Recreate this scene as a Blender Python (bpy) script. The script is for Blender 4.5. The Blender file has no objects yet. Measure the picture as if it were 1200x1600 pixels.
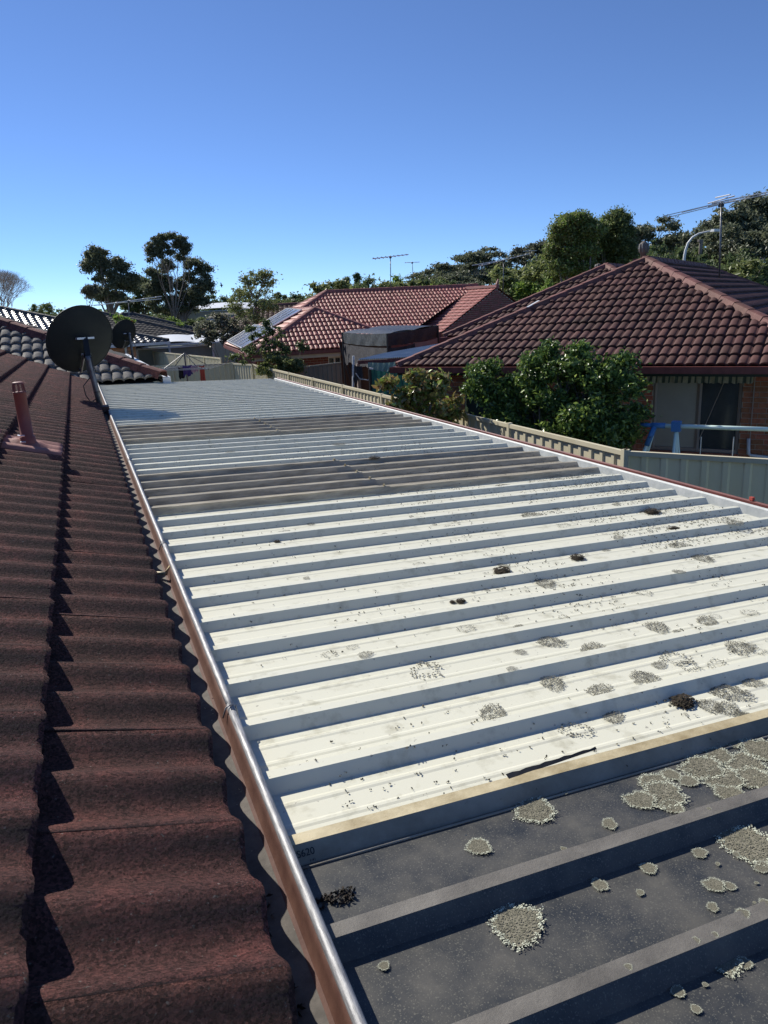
import bpy, bmesh, math, random
import numpy as np
from mathutils import Vector, Matrix, noise

S = bpy.context.scene
COL = S.collection
rad = math.radians

# ------------------------------------------------------------------ camera, sky, sun, exposure
F = 1155.0
def _cv(px, py):
    v = Vector((px - 600, -(py - 800), -F)); return v.normalized()
_a, _b = _cv(115, 507), _cv(1115, 457)          # level line along the carport gutter; the horizon through it
_up = _b.cross(_a).normalized()
if _up.y < 0: _up = -_up
_Y = _a; _X = _Y.cross(_up).normalized()
R = Matrix((_X, _Y, _up))                         # world from camera
cam_d = bpy.data.cameras.new('camera'); cam = bpy.data.objects.new('camera', cam_d); COL.objects.link(cam)
cam.matrix_world = R.to_4x4()
cam_d.sensor_fit = 'VERTICAL'; cam_d.sensor_height = 24; cam_d.lens = 24 * F / 1600
cam_d.clip_start = 0.05; cam_d.clip_end = 3000
S.camera = cam

SUN = Vector((-0.52, 1.15, 1.0)).normalized()     # towards the sun
w = bpy.data.worlds.new('World'); S.world = w; w.use_nodes = True
nt = w.node_tree; bg = nt.nodes['Background']
sky = nt.nodes.new('ShaderNodeTexSky'); sky.sky_type = 'NISHITA'; sky.sun_disc = False
sky.sun_elevation = math.asin(SUN.z); sky.sun_rotation = math.atan2(SUN.x, SUN.y)
sky.air_density = 1.0; sky.dust_density = 0.0; sky.ozone_density = 10.0; sky.altitude = 4000
hsv = nt.nodes.new('ShaderNodeHueSaturation'); hsv.inputs['Saturation'].default_value = 0.95; hsv.inputs['Hue'].default_value = 0.501
nt.links.new(sky.outputs[0], hsv.inputs['Color']); nt.links.new(hsv.outputs[0], bg.inputs[0]); bg.inputs[1].default_value = 0.100
sl = bpy.data.lights.new('sun', 'SUN'); sl.energy = 4.3; sl.angle = rad(0.5); sl.color = (1, .95, .86)
so = bpy.data.objects.new('sun', sl); COL.objects.link(so)
so.rotation_euler = SUN.to_track_quat('Z', 'Y').to_euler()
S.view_settings.view_transform = 'Standard'; S.view_settings.look = 'None'
S.view_settings.exposure = 0.50; S.view_settings.gamma = 1; S.view_settings.use_curve_mapping = False

GZ = -3.55                                         # ground level, the camera being the origin
def ray(px, py): return R @ _cv(px, py)
def onz(px, py, z): r = ray(px, py); return r * (z / r.z)
def aty(px, py, y): r = ray(px, py); return r * (y / r.y)
def atd(px, py, d): r = ray(px, py); return r * (d / math.hypot(r.x, r.y))

# ------------------------------------------------------------------ materials
def mat(name, c1, c2=None, scale=8, rough=.7, bump=0, bscale=60, metal=0, spec=.5, c3=None, detail=6, island=0, lo=.35, hi=.65, speck=None, speck_scale=90, speck_t=.72, stretch=None, coat=0, trans=0, bdist=.01, objrand=0, grain=0):
    m = bpy.data.materials.new(name); m.use_nodes = True; n = m.node_tree.nodes; L = m.node_tree.links
    p = n['Principled BSDF']
    p.inputs['Roughness'].default_value = rough; p.inputs['Metallic'].default_value = metal
    p.inputs['Specular IOR Level'].default_value = spec
    if coat: p.inputs['Coat Weight'].default_value = coat; p.inputs['Coat Roughness'].default_value = .25
    g = n.new('ShaderNodeNewGeometry'); vec = g.outputs['Position']
    if stretch:
        mp = n.new('ShaderNodeMapping'); mp.inputs['Scale'].default_value = stretch; L.new(vec, mp.inputs[0]); svec = mp.outputs[0]
    else: svec = vec
    col = None
    if c2 is not None:
        nz = n.new('ShaderNodeTexNoise'); nz.inputs['Scale'].default_value = scale; nz.inputs['Detail'].default_value = detail
        nz.inputs['Roughness'].default_value = .65
        L.new(svec, nz.inputs['Vector'])
        rp = n.new('ShaderNodeValToRGB'); e = rp.color_ramp.elements
        e[0].position = lo; e[0].color = (*c1, 1); e[1].position = hi; e[1].color = (*c2, 1)
        if c3 is not None: x = e.new((lo + hi) / 2); x.color = (*c3, 1)
        L.new(nz.outputs[0], rp.inputs[0]); col = rp.outputs[0]
        if speck:
            vz = n.new('ShaderNodeTexNoise'); vz.inputs['Scale'].default_value = speck_scale; vz.inputs['Detail'].default_value = 3
            L.new(vec, vz.inputs['Vector'])
            mr = n.new('ShaderNodeMapRange'); mr.inputs[1].default_value = speck_t; mr.inputs[2].default_value = speck_t + .04
            L.new(vz.outputs[0], mr.inputs[0])
            mx = n.new('ShaderNodeMixRGB'); L.new(mr.outputs[0], mx.inputs[0]); L.new(col, mx.inputs[1]); mx.inputs[2].default_value = (*speck, 1)
            col = mx.outputs[0]
    if island or objrand:
        hs = n.new('ShaderNodeHueSaturation')
        if island: src = g.outputs['Random Per Island']; amt = island
        else: oi = n.new('ShaderNodeObjectInfo'); src = oi.outputs['Random']; amt = objrand
        mr = n.new('ShaderNodeMapRange'); mr.inputs[3].default_value = 1 - amt; mr.inputs[4].default_value = 1 + amt
        L.new(src, mr.inputs[0]); L.new(mr.outputs[0], hs.inputs['Value'])
        mr2 = n.new('ShaderNodeMapRange'); mr2.inputs[3].default_value = .5 + amt * .05; mr2.inputs[4].default_value = .5 - amt * .05
        L.new(src, mr2.inputs[0]); L.new(mr2.outputs[0], hs.inputs['Hue'])
        if col is None: hs.inputs['Color'].default_value = (*c1, 1)
        else: L.new(col, hs.inputs['Color'])
        col = hs.outputs[0]
    if col is None: p.inputs['Base Color'].default_value = (*c1, 1)
    else: L.new(col, p.inputs['Base Color'])
    if bump:
        bz = n.new('ShaderNodeTexNoise'); bz.inputs['Scale'].default_value = bscale; bz.inputs['Detail'].default_value = 7; bz.inputs['Roughness'].default_value = .8
        L.new(vec, bz.inputs['Vector'])
        b = n.new('ShaderNodeBump'); b.inputs['Strength'].default_value = bump; b.inputs['Distance'].default_value = bdist
        if grain:
            vo = n.new('ShaderNodeTexVoronoi'); vo.inputs['Scale'].default_value = grain; vo.inputs['Randomness'].default_value = 1; L.new(vec, vo.inputs['Vector'])
            b0 = n.new('ShaderNodeBump'); b0.inputs['Strength'].default_value = .9; b0.inputs['Distance'].default_value = .0045; b0.invert = True
            L.new(vo.outputs['Distance'], b0.inputs['Height']); L.new(b0.outputs[0], b.inputs['Normal'])
            if col is not None:
                gm = n.new('ShaderNodeMapRange'); gm.inputs[1].default_value = 0; gm.inputs[2].default_value = 1; gm.inputs[3].default_value = .45; gm.inputs[4].default_value = 1.75
                vc = n.new('ShaderNodeSeparateColor'); L.new(vo.outputs['Color'], vc.inputs[0]); L.new(vc.outputs[0], gm.inputs[0])
                mm = n.new('ShaderNodeVectorMath'); mm.operation = 'SCALE'; L.new(col, mm.inputs[0]); L.new(gm.outputs[0], mm.inputs['Scale']); L.new(mm.outputs[0], p.inputs['Base Color'])
        L.new(bz.outputs[0], b.inputs['Height']); L.new(b.outputs[0], p.inputs['Normal'])
    if trans:
        t = n.new('ShaderNodeBsdfTranslucent'); mx = n.new('ShaderNodeMixShader'); mx.inputs[0].default_value = trans
        if col is not None: L.new(col, t.inputs[0])
        else: t.inputs[0].default_value = (*c1, 1)
        out = n['Material Output']; L.new(p.outputs[0], mx.inputs[1]); L.new(t.outputs[0], mx.inputs[2]); L.new(mx.outputs[0], out.inputs[0])
    return m

M = {}
M['tile_near'] = mat('maroon_concrete_tile', (.070, .034, .031), (.235, .082, .068), 6, .9, 1.0, 75, lo=.28, hi=.74, c3=(.12, .052, .045), spec=.25, speck=(.20, .17, .15), speck_scale=110, speck_t=.68, bdist=.02, grain=230, objrand=.12)
M['cap_near'] = mat('maroon_ridge_cap', (.10, .045, .04), (.20, .085, .072), 9, .85, .7, 120, spec=.3, bdist=.006, grain=230)
M['tile_grey'] = mat('weathered_grey_tile', (.12, .115, .105), (.24, .225, .205), 9, .85, .6, 110, spec=.3, bdist=.006, speck=(.05, .05, .045), speck_scale=40, speck_t=.66)
M['tile_dkgrey'] = mat('dark_grey_tile', (.035, .035, .036), (.075, .073, .07), 7, .8, .3, 60, spec=.3)
M['tile_right'] = mat('red_brown_tile', (.055, .026, .022), (.120, .056, .046), 1.6, .7, .3, 70, c3=(.090, .041, .036), spec=.25, objrand=.12)
M['cap_right'] = mat('red_brown_cap', (.13, .055, .045), (.21, .095, .078), 6, .7, .4, 60, spec=.3, objrand=.15)
M['tile_red'] = mat('terracotta_red_tile', (.34, .11, .08), (.50, .19, .14), 2.5, .55, .2, 60, spec=.4, objrand=.1)
M['cap_red'] = mat('terracotta_red_cap', (.22, .07, .055), (.30, .11, .085), 5, .6, .2, 60, objrand=.1)
M['tile_salmon'] = mat('salmon_new_tile', (.30, .095, .075), (.36, .12, .10), 3, .6, .2, 60)
M['tile_glint'] = mat('glazed_charcoal_tile', (.05, .055, .062), (.11, .115, .12), 4, .30, .1, 60, spec=.9, objrand=.1)
M['tile_brown'] = mat('grey_brown_tile', (.075, .062, .050), (.13, .11, .09), 3, .75, .2, 60, objrand=.15)
M['tile_slate'] = mat('charcoal_tile', (.04, .04, .042), (.08, .078, .075), 3, .7, .2, 60)
M['white_sheet'] = mat('weathered_white_sheet', (.50, .48, .36), (.70, .685, .55), 14, .42, .15, 300, detail=12, lo=.28, hi=.46, spec=.45, bdist=.002, speck=(.40, .38, .31), speck_scale=60, speck_t=.69)
M['sky_sheet'] = mat('dirty_grey_skylight', (.40, .365, .29), (.72, .665, .54), 5, .5, .2, 150, detail=10, stretch=(1.2, 6, 6), spec=.4, speck=(.60, .57, .48), speck_scale=60, speck_t=.68, trans=.45)
M['dark_sheet'] = mat('dark_fibreglass_sheet', (.036, .041, .047), (.130, .123, .106), 9, .45, .12, 200, detail=15, lo=.36, hi=.70, spec=.4, speck=(.16, .155, .13), speck_scale=330, speck_t=.60, trans=.12, bdist=.002)
M['tan_lap'] = mat('yellowed_lap', (.30, .23, .11), (.62, .53, .33), 9, .5, .2, 120, detail=10)
M['pale_rib'] = mat('pale_brown_rib_top', (.085, .078, .068), (.19, .175, .15), 12, .7, .3, 150, detail=12, lo=.3, hi=.7)  # rib tops of the dark sheets, lighter and browner than the pans
M['lap_face'] = mat('stained_lap_face', (.26, .235, .18), (.44, .40, .32), 7, .6, .2, 120, detail=10, trans=.2)
M['gutter_floor'] = mat('silted_gutter_floor', (.085, .076, .065), (.16, .142, .122), 22, .85, .4, 160, detail=10, speck=(.45, .42, .38), speck_scale=80, speck_t=.73, bdist=.003)
M['rust'] = mat('rusty_red_steel', (.070, .026, .017), (.12, .056, .038), 16, .7, .35, 90, detail=10, spec=.35, bdist=.003)
M['galv'] = mat('galvanised_bead', (.16, .16, .165), (.40, .40, .40), 60, .55, .4, 160, metal=.35, stretch=(4, .35, 4), bdist=.002)
M['maroon'] = mat('maroon_painted_steel', (.115, .03, .025), (.18, .05, .042), 6, .5, .1, 60)
M['white_steel'] = mat('white_painted_steel', (.62, .64, .64), (.74, .75, .74), 8, .4)
M['dull_white'] = mat('dull_white_steel', (.36, .39, .39), (.50, .52, .51), 14, .5, .1, 60)
M['cream'] = mat('cream_steel_fence', (.58, .52, .36), (.66, .60, .43), 1.2, .5, .05, 30, spec=.4)
M['cream_lifted'] = mat('lifted_cream_fence', (.84, .74, .46), (.88, .79, .53), 1.5, .5, .05, 30, stretch=(3, 3, .4))  # cream fence paint, lightened to stand in for bounce light
M['greyfence'] = mat('grey_green_fence', (.20, .21, .17), (.26, .27, .22), 1.5, .5)
M['brick'] = mat('red_brown_brick', (.28, .10, .055), (.46, .185, .10), 25, .85, .4, 90, objrand=.3)
M['brick_orange'] = mat('orange_brick', (.42, .19, .085), (.55, .27, .14), 12, .85, .3, 60, objrand=.25)
M['mortar'] = mat('mortar', (.42, .37, .31), (.52, .47, .40), 30, .9, .3, 120)
M['gablebrick'] = mat('dark_red_brick', (.17, .06, .045), (.24, .085, .065), 12, .85, .3, 60, island=.25)
M['dish'] = mat('dark_grey_dish', (.014, .019, .021), (.022, .028, .029), 3, .6, .05, 40, spec=.15)
M['mast'] = mat('grey_mast_steel', (.12, .12, .125), (.22, .22, .225), 18, .45, .1, 80, metal=.6)
M['black'] = mat('black_plastic', (.012, .012, .013), rough=.5)
M['bright'] = mat('bright_zinc', (.7, .7, .7), rough=.35, metal=.7)
M['alu'] = mat('aluminium', (.62, .63, .64), rough=.4, metal=.5)
M['bark'] = mat('grey_bark', (.12, .10, .085), (.26, .22, .19), 5, .9, .5, 30, stretch=(1, 1, .3))
M['pale_bark'] = mat('pale_gum_bark', (.26, .23, .20), (.45, .41, .36), 3, .85, .3, 20)
def leafmat(name, c, isl=.4, rough=.5, trans=.4, spec=.4):
    return mat(name, c, rough=rough, island=isl, trans=trans, spec=spec)
M['leaf_gum'] = leafmat('gum_leaf', (.155, .175, .105), .4, .45)
M['leaf_olive'] = leafmat('olive_leaf', (.20, .235, .085), .4)
M['leaf_green'] = leafmat('bright_green_leaf', (.20, .30, .06), .4)
M['leaf_dark'] = leafmat('dark_green_leaf', (.115, .155, .06), .4)
M['leaf_gloss'] = leafmat('glossy_green_leaf', (.10, .17, .045), .45, .38, .25, .5)
M['leaf_tip'] = leafmat('young_green_leaf', (.24, .34, .07), .35, .3, .3, .6)
M['leaf_photinia'] = mat('bronze_green_leaf', (.27, .29, .08), (.30, .17, .08), 14, .32, island=.35, trans=.25, spec=.6, lo=.45, hi=.6)
M['leaf_grey'] = leafmat('grey_green_leaf', (.14, .15, .10), .35)
M['blossom'] = leafmat('cream_blossom', (.62, .58, .40), .2)
M['grass'] = mat('dry_green_grass', (.05, .07, .025), (.12, .12, .05), 3, .9, .5, 20)
M['lichen_pale'] = mat('pale_lichen', (.55, .57, .44), rough=.9, island=.3)
M['lichen_mid'] = mat('grey_brown_lichen', (.19, .18, .13), rough=.95, island=.35)
M['lichen_grey'] = mat('grey_lichen', (.135, .13, .10), rough=.9, island=.45)
M['moss'] = mat('dark_brown_moss', (.035, .026, .014), rough=.95, island=.5)
M['glass_l'] = mat('flyscreen_window_pane', (.36, .34, .30), (.42, .40, .35), 2, .35, spec=.5)
M['glass_d'] = mat('dark_window_glass', (.022, .027, .034), (.05, .056, .064), 1.2, .12, spec=.6)
M['frame'] = mat('beige_window_frame', (.34, .28, .24), rough=.5)
M['greentrim'] = mat('dark_green_fascia', (.008, .026, .020), rough=.5)
M['awning_cream'] = mat('cream_awning_canvas', (.36, .34, .25), (.46, .43, .33), 20, .9)
M['awning_green'] = mat('green_awning_canvas', (.07, .10, .085), (.11, .14, .12), 20, .9)
M['teal'] = mat('pale_teal_tube', (.72, .88, .78), rough=.4)
M['blue'] = mat('blue_plastic', (.06, .20, .46), rough=.45)
M['tarp'] = mat('black_tarp', (.010, .011, .013), (.03, .032, .036), 4, .45, .5, 6, bdist=.05)
M['tarp_lit'] = mat('sunlit_black_tarp', (.035, .04, .038), (.06, .065, .06), 4, .5, .5, 6, bdist=.05)  # lighter copy of the black tarp, paints sun on the left valance
M['cloth_grey'] = mat('hanging_grey_sheet', (.035, .034, .038), (.075, .073, .078), 3, .9, .5, 8, bdist=.05)
M['cloth_pink'] = mat('faded_pink_sheet', (.30, .20, .18), (.37, .26, .23), 3, .9)
M['shade_green'] = mat('green_shade_cloth', (.025, .13, .10), (.05, .20, .155), 2.5, .8, .4, 8, bdist=.04, trans=.2)
M['shade_pale'] = mat('pale_green_sheet', (.22, .33, .27), (.30, .42, .34), 3, .7)
M['poly'] = mat('grey_polycarbonate', (.22, .26, .30), (.34, .38, .42), 3, .35, spec=.5)
M['solar'] = mat('solar_cells', (.10, .12, .18), (.15, .17, .23), 3, .22, spec=.8)
M['ceram'] = mat('terracotta_pipe', (.17, .05, .042), (.22, .065, .055), 8, .6)
M['flash'] = mat('faded_pink_flashing', (.26, .10, .08), (.38, .17, .14), 10, .7, .2, 60)
M['red'] = mat('red_fabric', (.42, .07, .05), rough=.8)
M['purple'] = mat('purple_fabric', (.07, .04, .20), rough=.8)
M['pinkc'] = mat('pink_fabric', (.50, .32, .42), rough=.8)
M['blackc'] = mat('black_fabric', (.015, .015, .018), rough=.9)
M['zinc'] = mat('pale_zincalume', (.70, .72, .73), (.78, .80, .80), 2, .45)
M['beige'] = mat('beige_render', (.42, .37, .29), (.5, .45, .36), 3, .85)
M['print'] = mat('dark_print', (.018, .022, .028), rough=.6)
M['leaflitter'] = mat('leaf_litter', (.03, .022, .016), rough=.9, island=.5)

# ------------------------------------------------------------------ object helpers
def meta(o, label=None, cat=None, group=None, kind=None):
    if label: o['label'] = label
    if cat: o['category'] = cat
    if group: o['group'] = group
    if kind: o['kind'] = kind
    return o
def thing(name, loc, label, cat, group=None):
    o = bpy.data.objects.new(name, None); o.empty_display_size = .2; COL.objects.link(o); o.location = loc
    return meta(o, label, cat, group)
def link(name, me, parent=None, off=None):
    o = bpy.data.objects.new(name, me); COL.objects.link(o)
    if parent: o.parent = parent
    if off is not None: o.location = off
    return o
def wl(o):
    v = Vector(o.location); p = o.parent
    while p: v = v + Vector(p.location); p = p.parent
    return v
def mesh_obj(name, V, Fc, m, parent=None, smooth=False, kind=None, label=None, mats=None, fm=None):
    """V in world coordinates."""
    V = np.asarray(V, dtype=float)
    if parent: org = np.array(wl(parent)); V = V - org
    else: org = None
    me = bpy.data.meshes.new(name); me.from_pydata(V.tolist(), [], Fc)
    for mm in (mats or [m]): me.materials.append(mm)
    if fm is not None: me.polygons.foreach_set('material_index', fm)
    if smooth: me.polygons.foreach_set('use_smooth', [True] * len(me.polygons))
    me.update()
    o = link(name, me, parent)
    if kind: o['kind'] = kind
    if label: o['label'] = label
    return o
def box_vf(c, sx, sy, sz, ax=None):
    ax = ax or (Vector((1, 0, 0)), Vector((0, 1, 0)), Vector((0, 0, 1)))
    c = Vector(c); V = []
    for k in (-1, 1):
        for j in (-1, 1):
            for i in (-1, 1): V.append(tuple(c + ax[0] * (i * sx / 2) + ax[1] * (j * sy / 2) + ax[2] * (k * sz / 2)))
    Fc = [(0, 2, 3, 1), (4, 5, 7, 6), (0, 1, 5, 4), (2, 6, 7, 3), (0, 4, 6, 2), (1, 3, 7, 5)]
    return V, Fc
class B:
    def __init__(s): s.V = []; s.F = []
    def add(s, V, Fc):
        n = len(s.V); s.V += [tuple(v) for v in V]; s.F += [tuple(i + n for i in f) for f in Fc]; return s
    def box(s, c, sx, sy, sz, ax=None): return s.add(*box_vf(c, sx, sy, sz, ax))
    def bar(s, a, b, wd, h=None):
        a, b = Vector(a), Vector(b); d = b - a; L = d.length; d.normalize()
        z = Vector((0, 0, 1)) if abs(d.z) < .95 else Vector((0, 1, 0))
        x = d.cross(z).normalized(); z = x.cross(d).normalized()
        return s.box((a + b) / 2, L, wd, h or wd, (d, x, z))
    def tube(s, pts, r, n=8, cap=True):
        pts = [Vector(p) for p in pts]; rr = r if isinstance(r, (list, tuple)) else [r] * len(pts)
        V = []; prev = None
        for i, p in enumerate(pts):
            d = (pts[min(i + 1, len(pts) - 1)] - pts[max(i - 1, 0)]).normalized()
            if prev is None:
                prev = d.orthogonal().normalized()
            x = (prev - d * prev.dot(d)).normalized(); prev = x; y = d.cross(x)
            for k in range(n):
                a = 2 * math.pi * k / n; V.append(p + (x * math.cos(a) + y * math.sin(a)) * rr[i])
        Fc = []
        for i in range(len(pts) - 1):
            for k in range(n): Fc.append((i * n + k, i * n + (k + 1) % n, (i + 1) * n + (k + 1) % n, (i + 1) * n + k))
        if cap: Fc.append(tuple(reversed(range(n)))); Fc.append(tuple(range((len(pts) - 1) * n, len(pts) * n)))
        return s.add(V, Fc)
    def quad(s, a, b, c, d): return s.add([a, b, c, d], [(0, 1, 2, 3)])
    def build(s, name, m, parent=None, **k): return mesh_obj(name, s.V, s.F, m, parent, **k)
Z3 = Vector((0, 0, 1))

# ------------------------------------------------------------------ tiled roofs
def tile_mesh(name, W, L, A, rolls, seg, thick, m, skew=.0, drop=.022, roman=False):
    nx = rolls * seg; xs = [W * i / nx for i in range(nx + 1)]
    def prof(x):
        ph = (x / (W / rolls)) % 1.0
        if roman: return A * abs(math.sin(math.pi * x / (W / rolls))) ** .5
        ph = ph + skew * math.sin(2 * math.pi * ph) / (2 * math.pi)
        return A * (.5 + .5 * math.cos(2 * math.pi * ph))
    V = []; 
    for x in xs: V.append((x, L, prof(x)))
    for x in xs: V.append((x, .012, prof(x) + thick))
    for x in xs: V.append((x, 0, prof(x) + thick - .006))
    for x in xs: V.append((x, 0, prof(x) + thick - .006))
    for x in xs: V.append((x, .002, prof(x) + thick - drop))
    n = nx + 1; Fc = []
    for r in (0, 1, 3):
        for i in range(nx): Fc.append((r * n + i, (r + 1) * n + i, (r + 1) * n + i + 1, r * n + i + 1))
    # side skirts close the lap joints
    base = len(V); V += [(0, L, prof(0) - .01), (0, 0, prof(0) + thick - drop), (W, L, prof(W) - .01), (W, 0, prof(W) + thick - drop)]
    Fc += [(0, base, base + 1, n), (n - 1, 2 * n - 1, base + 3, base + 2)]
    me = bpy.data.meshes.new(name); me.from_pydata(V, [], Fc); me.materials.append(m)
    me.polygons.foreach_set('use_smooth', [True] * (3 * nx) + [False] * 2); me.update()
    return me
def clip_mesh(me, x0, y0, poly):
    bm = bmesh.new(); bm.from_mesh(me)
    n = len(poly)
    for i in range(n):
        a = poly[i]; b = poly[(i + 1) % n]
        no = Vector((b[1] - a[1], -(b[0] - a[0]), 0))     # outward for CCW polygon
        geom = bm.verts[:] + bm.edges[:] + bm.faces[:]
        if not geom: break
        bmesh.ops.bisect_plane(bm, geom=geom, plane_co=Vector((a[0] - x0, a[1] - y0, 0)), plane_no=no, clear_outer=True)
    if not bm.faces: bm.free(); return None
    me2 = bpy.data.meshes.new(me.name); bm.to_mesh(me2); bm.free(); me2.materials.append(me.materials[0]); return me2
def inside(poly, x, y, eps=1e-4):
    for i in range(len(poly)):
        a = poly[i]; b = poly[(i + 1) % len(poly)]
        if (b[0] - a[0]) * (y - a[1]) - (b[1] - a[1]) * (x - a[0]) < -eps: return False
    return True
def tile_plane(root, O, U, Sv, poly, tm, W, gauge, m, nmax=300, order=None, under=True, tri_under=None):
    """O world origin, U along the eave, Sv up the slope, poly convex CCW in (s,t). Pieces nearest the camera are parts."""
    O, U, Sv = Vector(O), Vector(U).normalized(), Vector(Sv).normalized(); N = U.cross(Sv)
    rot = Matrix((U, Sv, N)).transposed().to_4x4(); org = wl(root)
    s0 = min(p[0] for p in poly); s1 = max(p[0] for p in poly); t1 = max(p[1] for p in poly)
    L = gauge + .04; cand = []
    for j in range(int(math.ceil(t1 / gauge))):
        for i in range(int(math.floor(s0 / W)) - 1, int(math.ceil(s1 / W)) + 1):
            x, y = i * W, j * gauge
            cs = [inside(poly, x + a, y + b) for a in (0, W) for b in (0, L)]
            ctr = any(cs) or inside(poly, x + W / 2, y + L / 2)
            if not ctr: continue
            P = O + U * (x + W / 2) + Sv * (y + L / 2)
            cand.append((P.length, x, y, all(cs)))
    cand.sort()
    V = []; Fc = []
    for k, (d, x, y, full) in enumerate(cand):
        me = tm if full else clip_mesh(tm, x, y, poly)
        if me is None: continue
        mw = Matrix.Translation(O + U * x + Sv * y - org) @ rot
        if k < nmax:
            jt = Matrix.Rotation(random.uniform(-.006, .006), 4, 'X') @ Matrix.Rotation(random.uniform(-.005, .005), 4, 'Z')
            o = link('roof_tile', me, root); o.matrix_local = mw @ jt
        else:
            n = len(V); V += [tuple(mw @ v.co) for v in me.vertices]; Fc += [tuple(i + n for i in p.vertices) for p in me.polygons]
    if V:
        me = bpy.data.meshes.new('roof_tiling'); me.from_pydata(V, [], Fc); me.materials.append(m)
        me.polygons.foreach_set('use_smooth', [len(f) == 4 for f in Fc]); me.update()
        o = link('roof_tiling', me, root); o['kind'] = 'stuff'
    if under:
        pv = [O + U * p[0] + Sv * p[1] - N * .03 for p in poly]
        mesh_obj('roof_deck', pv, [tuple(range(len(pv)))], M['black'], root)
    return N
def cap_mesh(name, w, L, m, h=.075):
    prof = [(-w, -.055), (-w * .62, h * .8), (-w * .3, h), (w * .3, h), (w * .62, h * .8), (w, -.055)]
    V = []; 
    for y, s, dz in ((0, 1.02, .004), (.0, .98, -.016), (L + .03, .97, -.004)):
        for x, z in prof: V.append((x * s, y, z * s + dz))
    n = len(prof); Fc = [(0 * n + i, 0 * n + i + 1, 2 * n + i + 1, 2 * n + i) for i in range(n - 1)]
    Fc += [(i, n + i, n + i + 1, i + 1) for i in range(n - 1)]
    me = bpy.data.meshes.new(name); me.from_pydata(V, [], Fc); me.materials.append(m)
    me.update(); return me
def cap_line(root, A, Bp, cm, L=.36, lift=.06, name='ridge_cap', stuff=False):
    A, Bp = Vector(A), Vector(Bp); d = Bp - A; n = max(1, round(d.length / L)); sc = d.length / n / L; d.normalize()
    x = d.cross(Z3).normalized(); z = x.cross(d); rot = Matrix((x, d, z)).transposed().to_4x4(); org = wl(root)
    V = []; Fc = []
    for i in range(n):
        P = A + d * (L * sc * i) + Z3 * lift - org
        mw = Matrix.Translation(P) @ rot @ Matrix.Rotation(random.uniform(-.012, .012), 4, 'Z') @ Matrix.Diagonal((1, sc, 1, 1))
        if stuff:
            k = len(V); V += [tuple(mw @ v.co) for v in cm.vertices]; Fc += [tuple(q + k for q in p.vertices) for p in cm.polygons]
        else:
            o = link(name, cm, root); o.matrix_local = mw
    if stuff:
        me = bpy.data.meshes.new(name); me.from_pydata(V, [], Fc); me.materials.append(cm.materials[0]); me.update(); link(name, me, root)['kind'] = 'stuff'
def hip_block(root, C, U, V, L, Wd, ez, pitch, tm, W, gauge, m, cm, sides='FLRB', nmax=0, capstuff=False, fascia=None, wall=None, walltop=.25, ovh=.5, gut=True, hipgap=0):
    """rectangular hip roof: C front-left eave corner (plan), U along the front, V to the back; L along U, Wd along V."""
    C = Vector((C[0], C[1], ez)); U = Vector((U[0], U[1], 0)).normalized(); V = Vector((V[0], V[1], 0)).normalized()
    r = min(L, Wd) / 2; tp = math.tan(rad(pitch)); sp = 1 / math.cos(rad(pitch)); h = r * tp
    if L >= Wd: A1 = C + U * r + V * r + Z3 * h; A2 = C + U * (L - r) + V * r + Z3 * h
    else: A1 = C + U * r + V * r + Z3 * h; A2 = C + U * r + V * (Wd - r) + Z3 * h
    t = r * sp
    def pl(O, u, v, length, a, b):
        s = (v * math.cos(rad(pitch)) + Z3 * math.sin(rad(pitch)))
        pts = [(0, 0), (length, 0), (length - b, t), (a, t)] if length - a - b > 1e-3 else [(0, 0), (length, 0), (a, t)]
        tile_plane(root, O, u, s, pts, tm, W, gauge, m, nmax)
    if 'F' in sides: pl(C, U, V, L, r, r)
    if 'B' in sides: pl(C + U * L + V * Wd, -U, -V, L, r, r)
    if 'L' in sides: pl(C + V * Wd, -V, U, Wd, r, r)
    if 'R' in sides: pl(C + U * L, V, -U, Wd, r, r)
    c0, c1, c2, c3 = C, C + U * L, C + U * L + V * Wd, C + V * Wd
    near_r = A2 if L >= Wd else A1; far_l = A1 if L >= Wd else A2
    for a, b in ((c0, A1), (c1, near_r), (c2, A2), (c3, far_l)): cap_line(root, a, b, cm, stuff=capstuff, name='hip_cap')
    if (A2 - A1).length > .3: cap_line(root, A1, A2, cm, stuff=capstuff)
    if gut:
        g = B(); f = fascia or M['maroon']
        for a, b, n in ((c0, c1, -V), (c1, c2, U), (c2, c3, V), (c3, c0, -U)):
            g.bar(a + n * .05 - Z3 * .05, b + n * .05 - Z3 * .05, .12, .13)
        g.build('gutter', f, root)
        s = B(); s.add([c0 - Z3 * .13, c1 - Z3 * .13, c2 - Z3 * .13, c3 - Z3 * .13], [(0, 1, 2, 3)]); s.build('soffit', M['beige'], root)
    if wall:
        i0, i1, i2, i3 = [c0 + U * ovh + V * ovh, c1 - U * ovh + V * ovh, c2 - U * ovh - V * ovh, c3 + U * ovh - V * ovh]
        wb = B(); pts = [i0, i1, i2, i3]
        for k in range(4):
            a = pts[k].copy(); b = pts[(k + 1) % 4].copy(); a.z = b.z = ez - .12; a2 = a.copy(); b2 = b.copy(); a2.z = b2.z = GZ
            wb.quad(a2, b2, b, a)
        wb.build('wall', wall, root)
    return A1, A2

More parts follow.
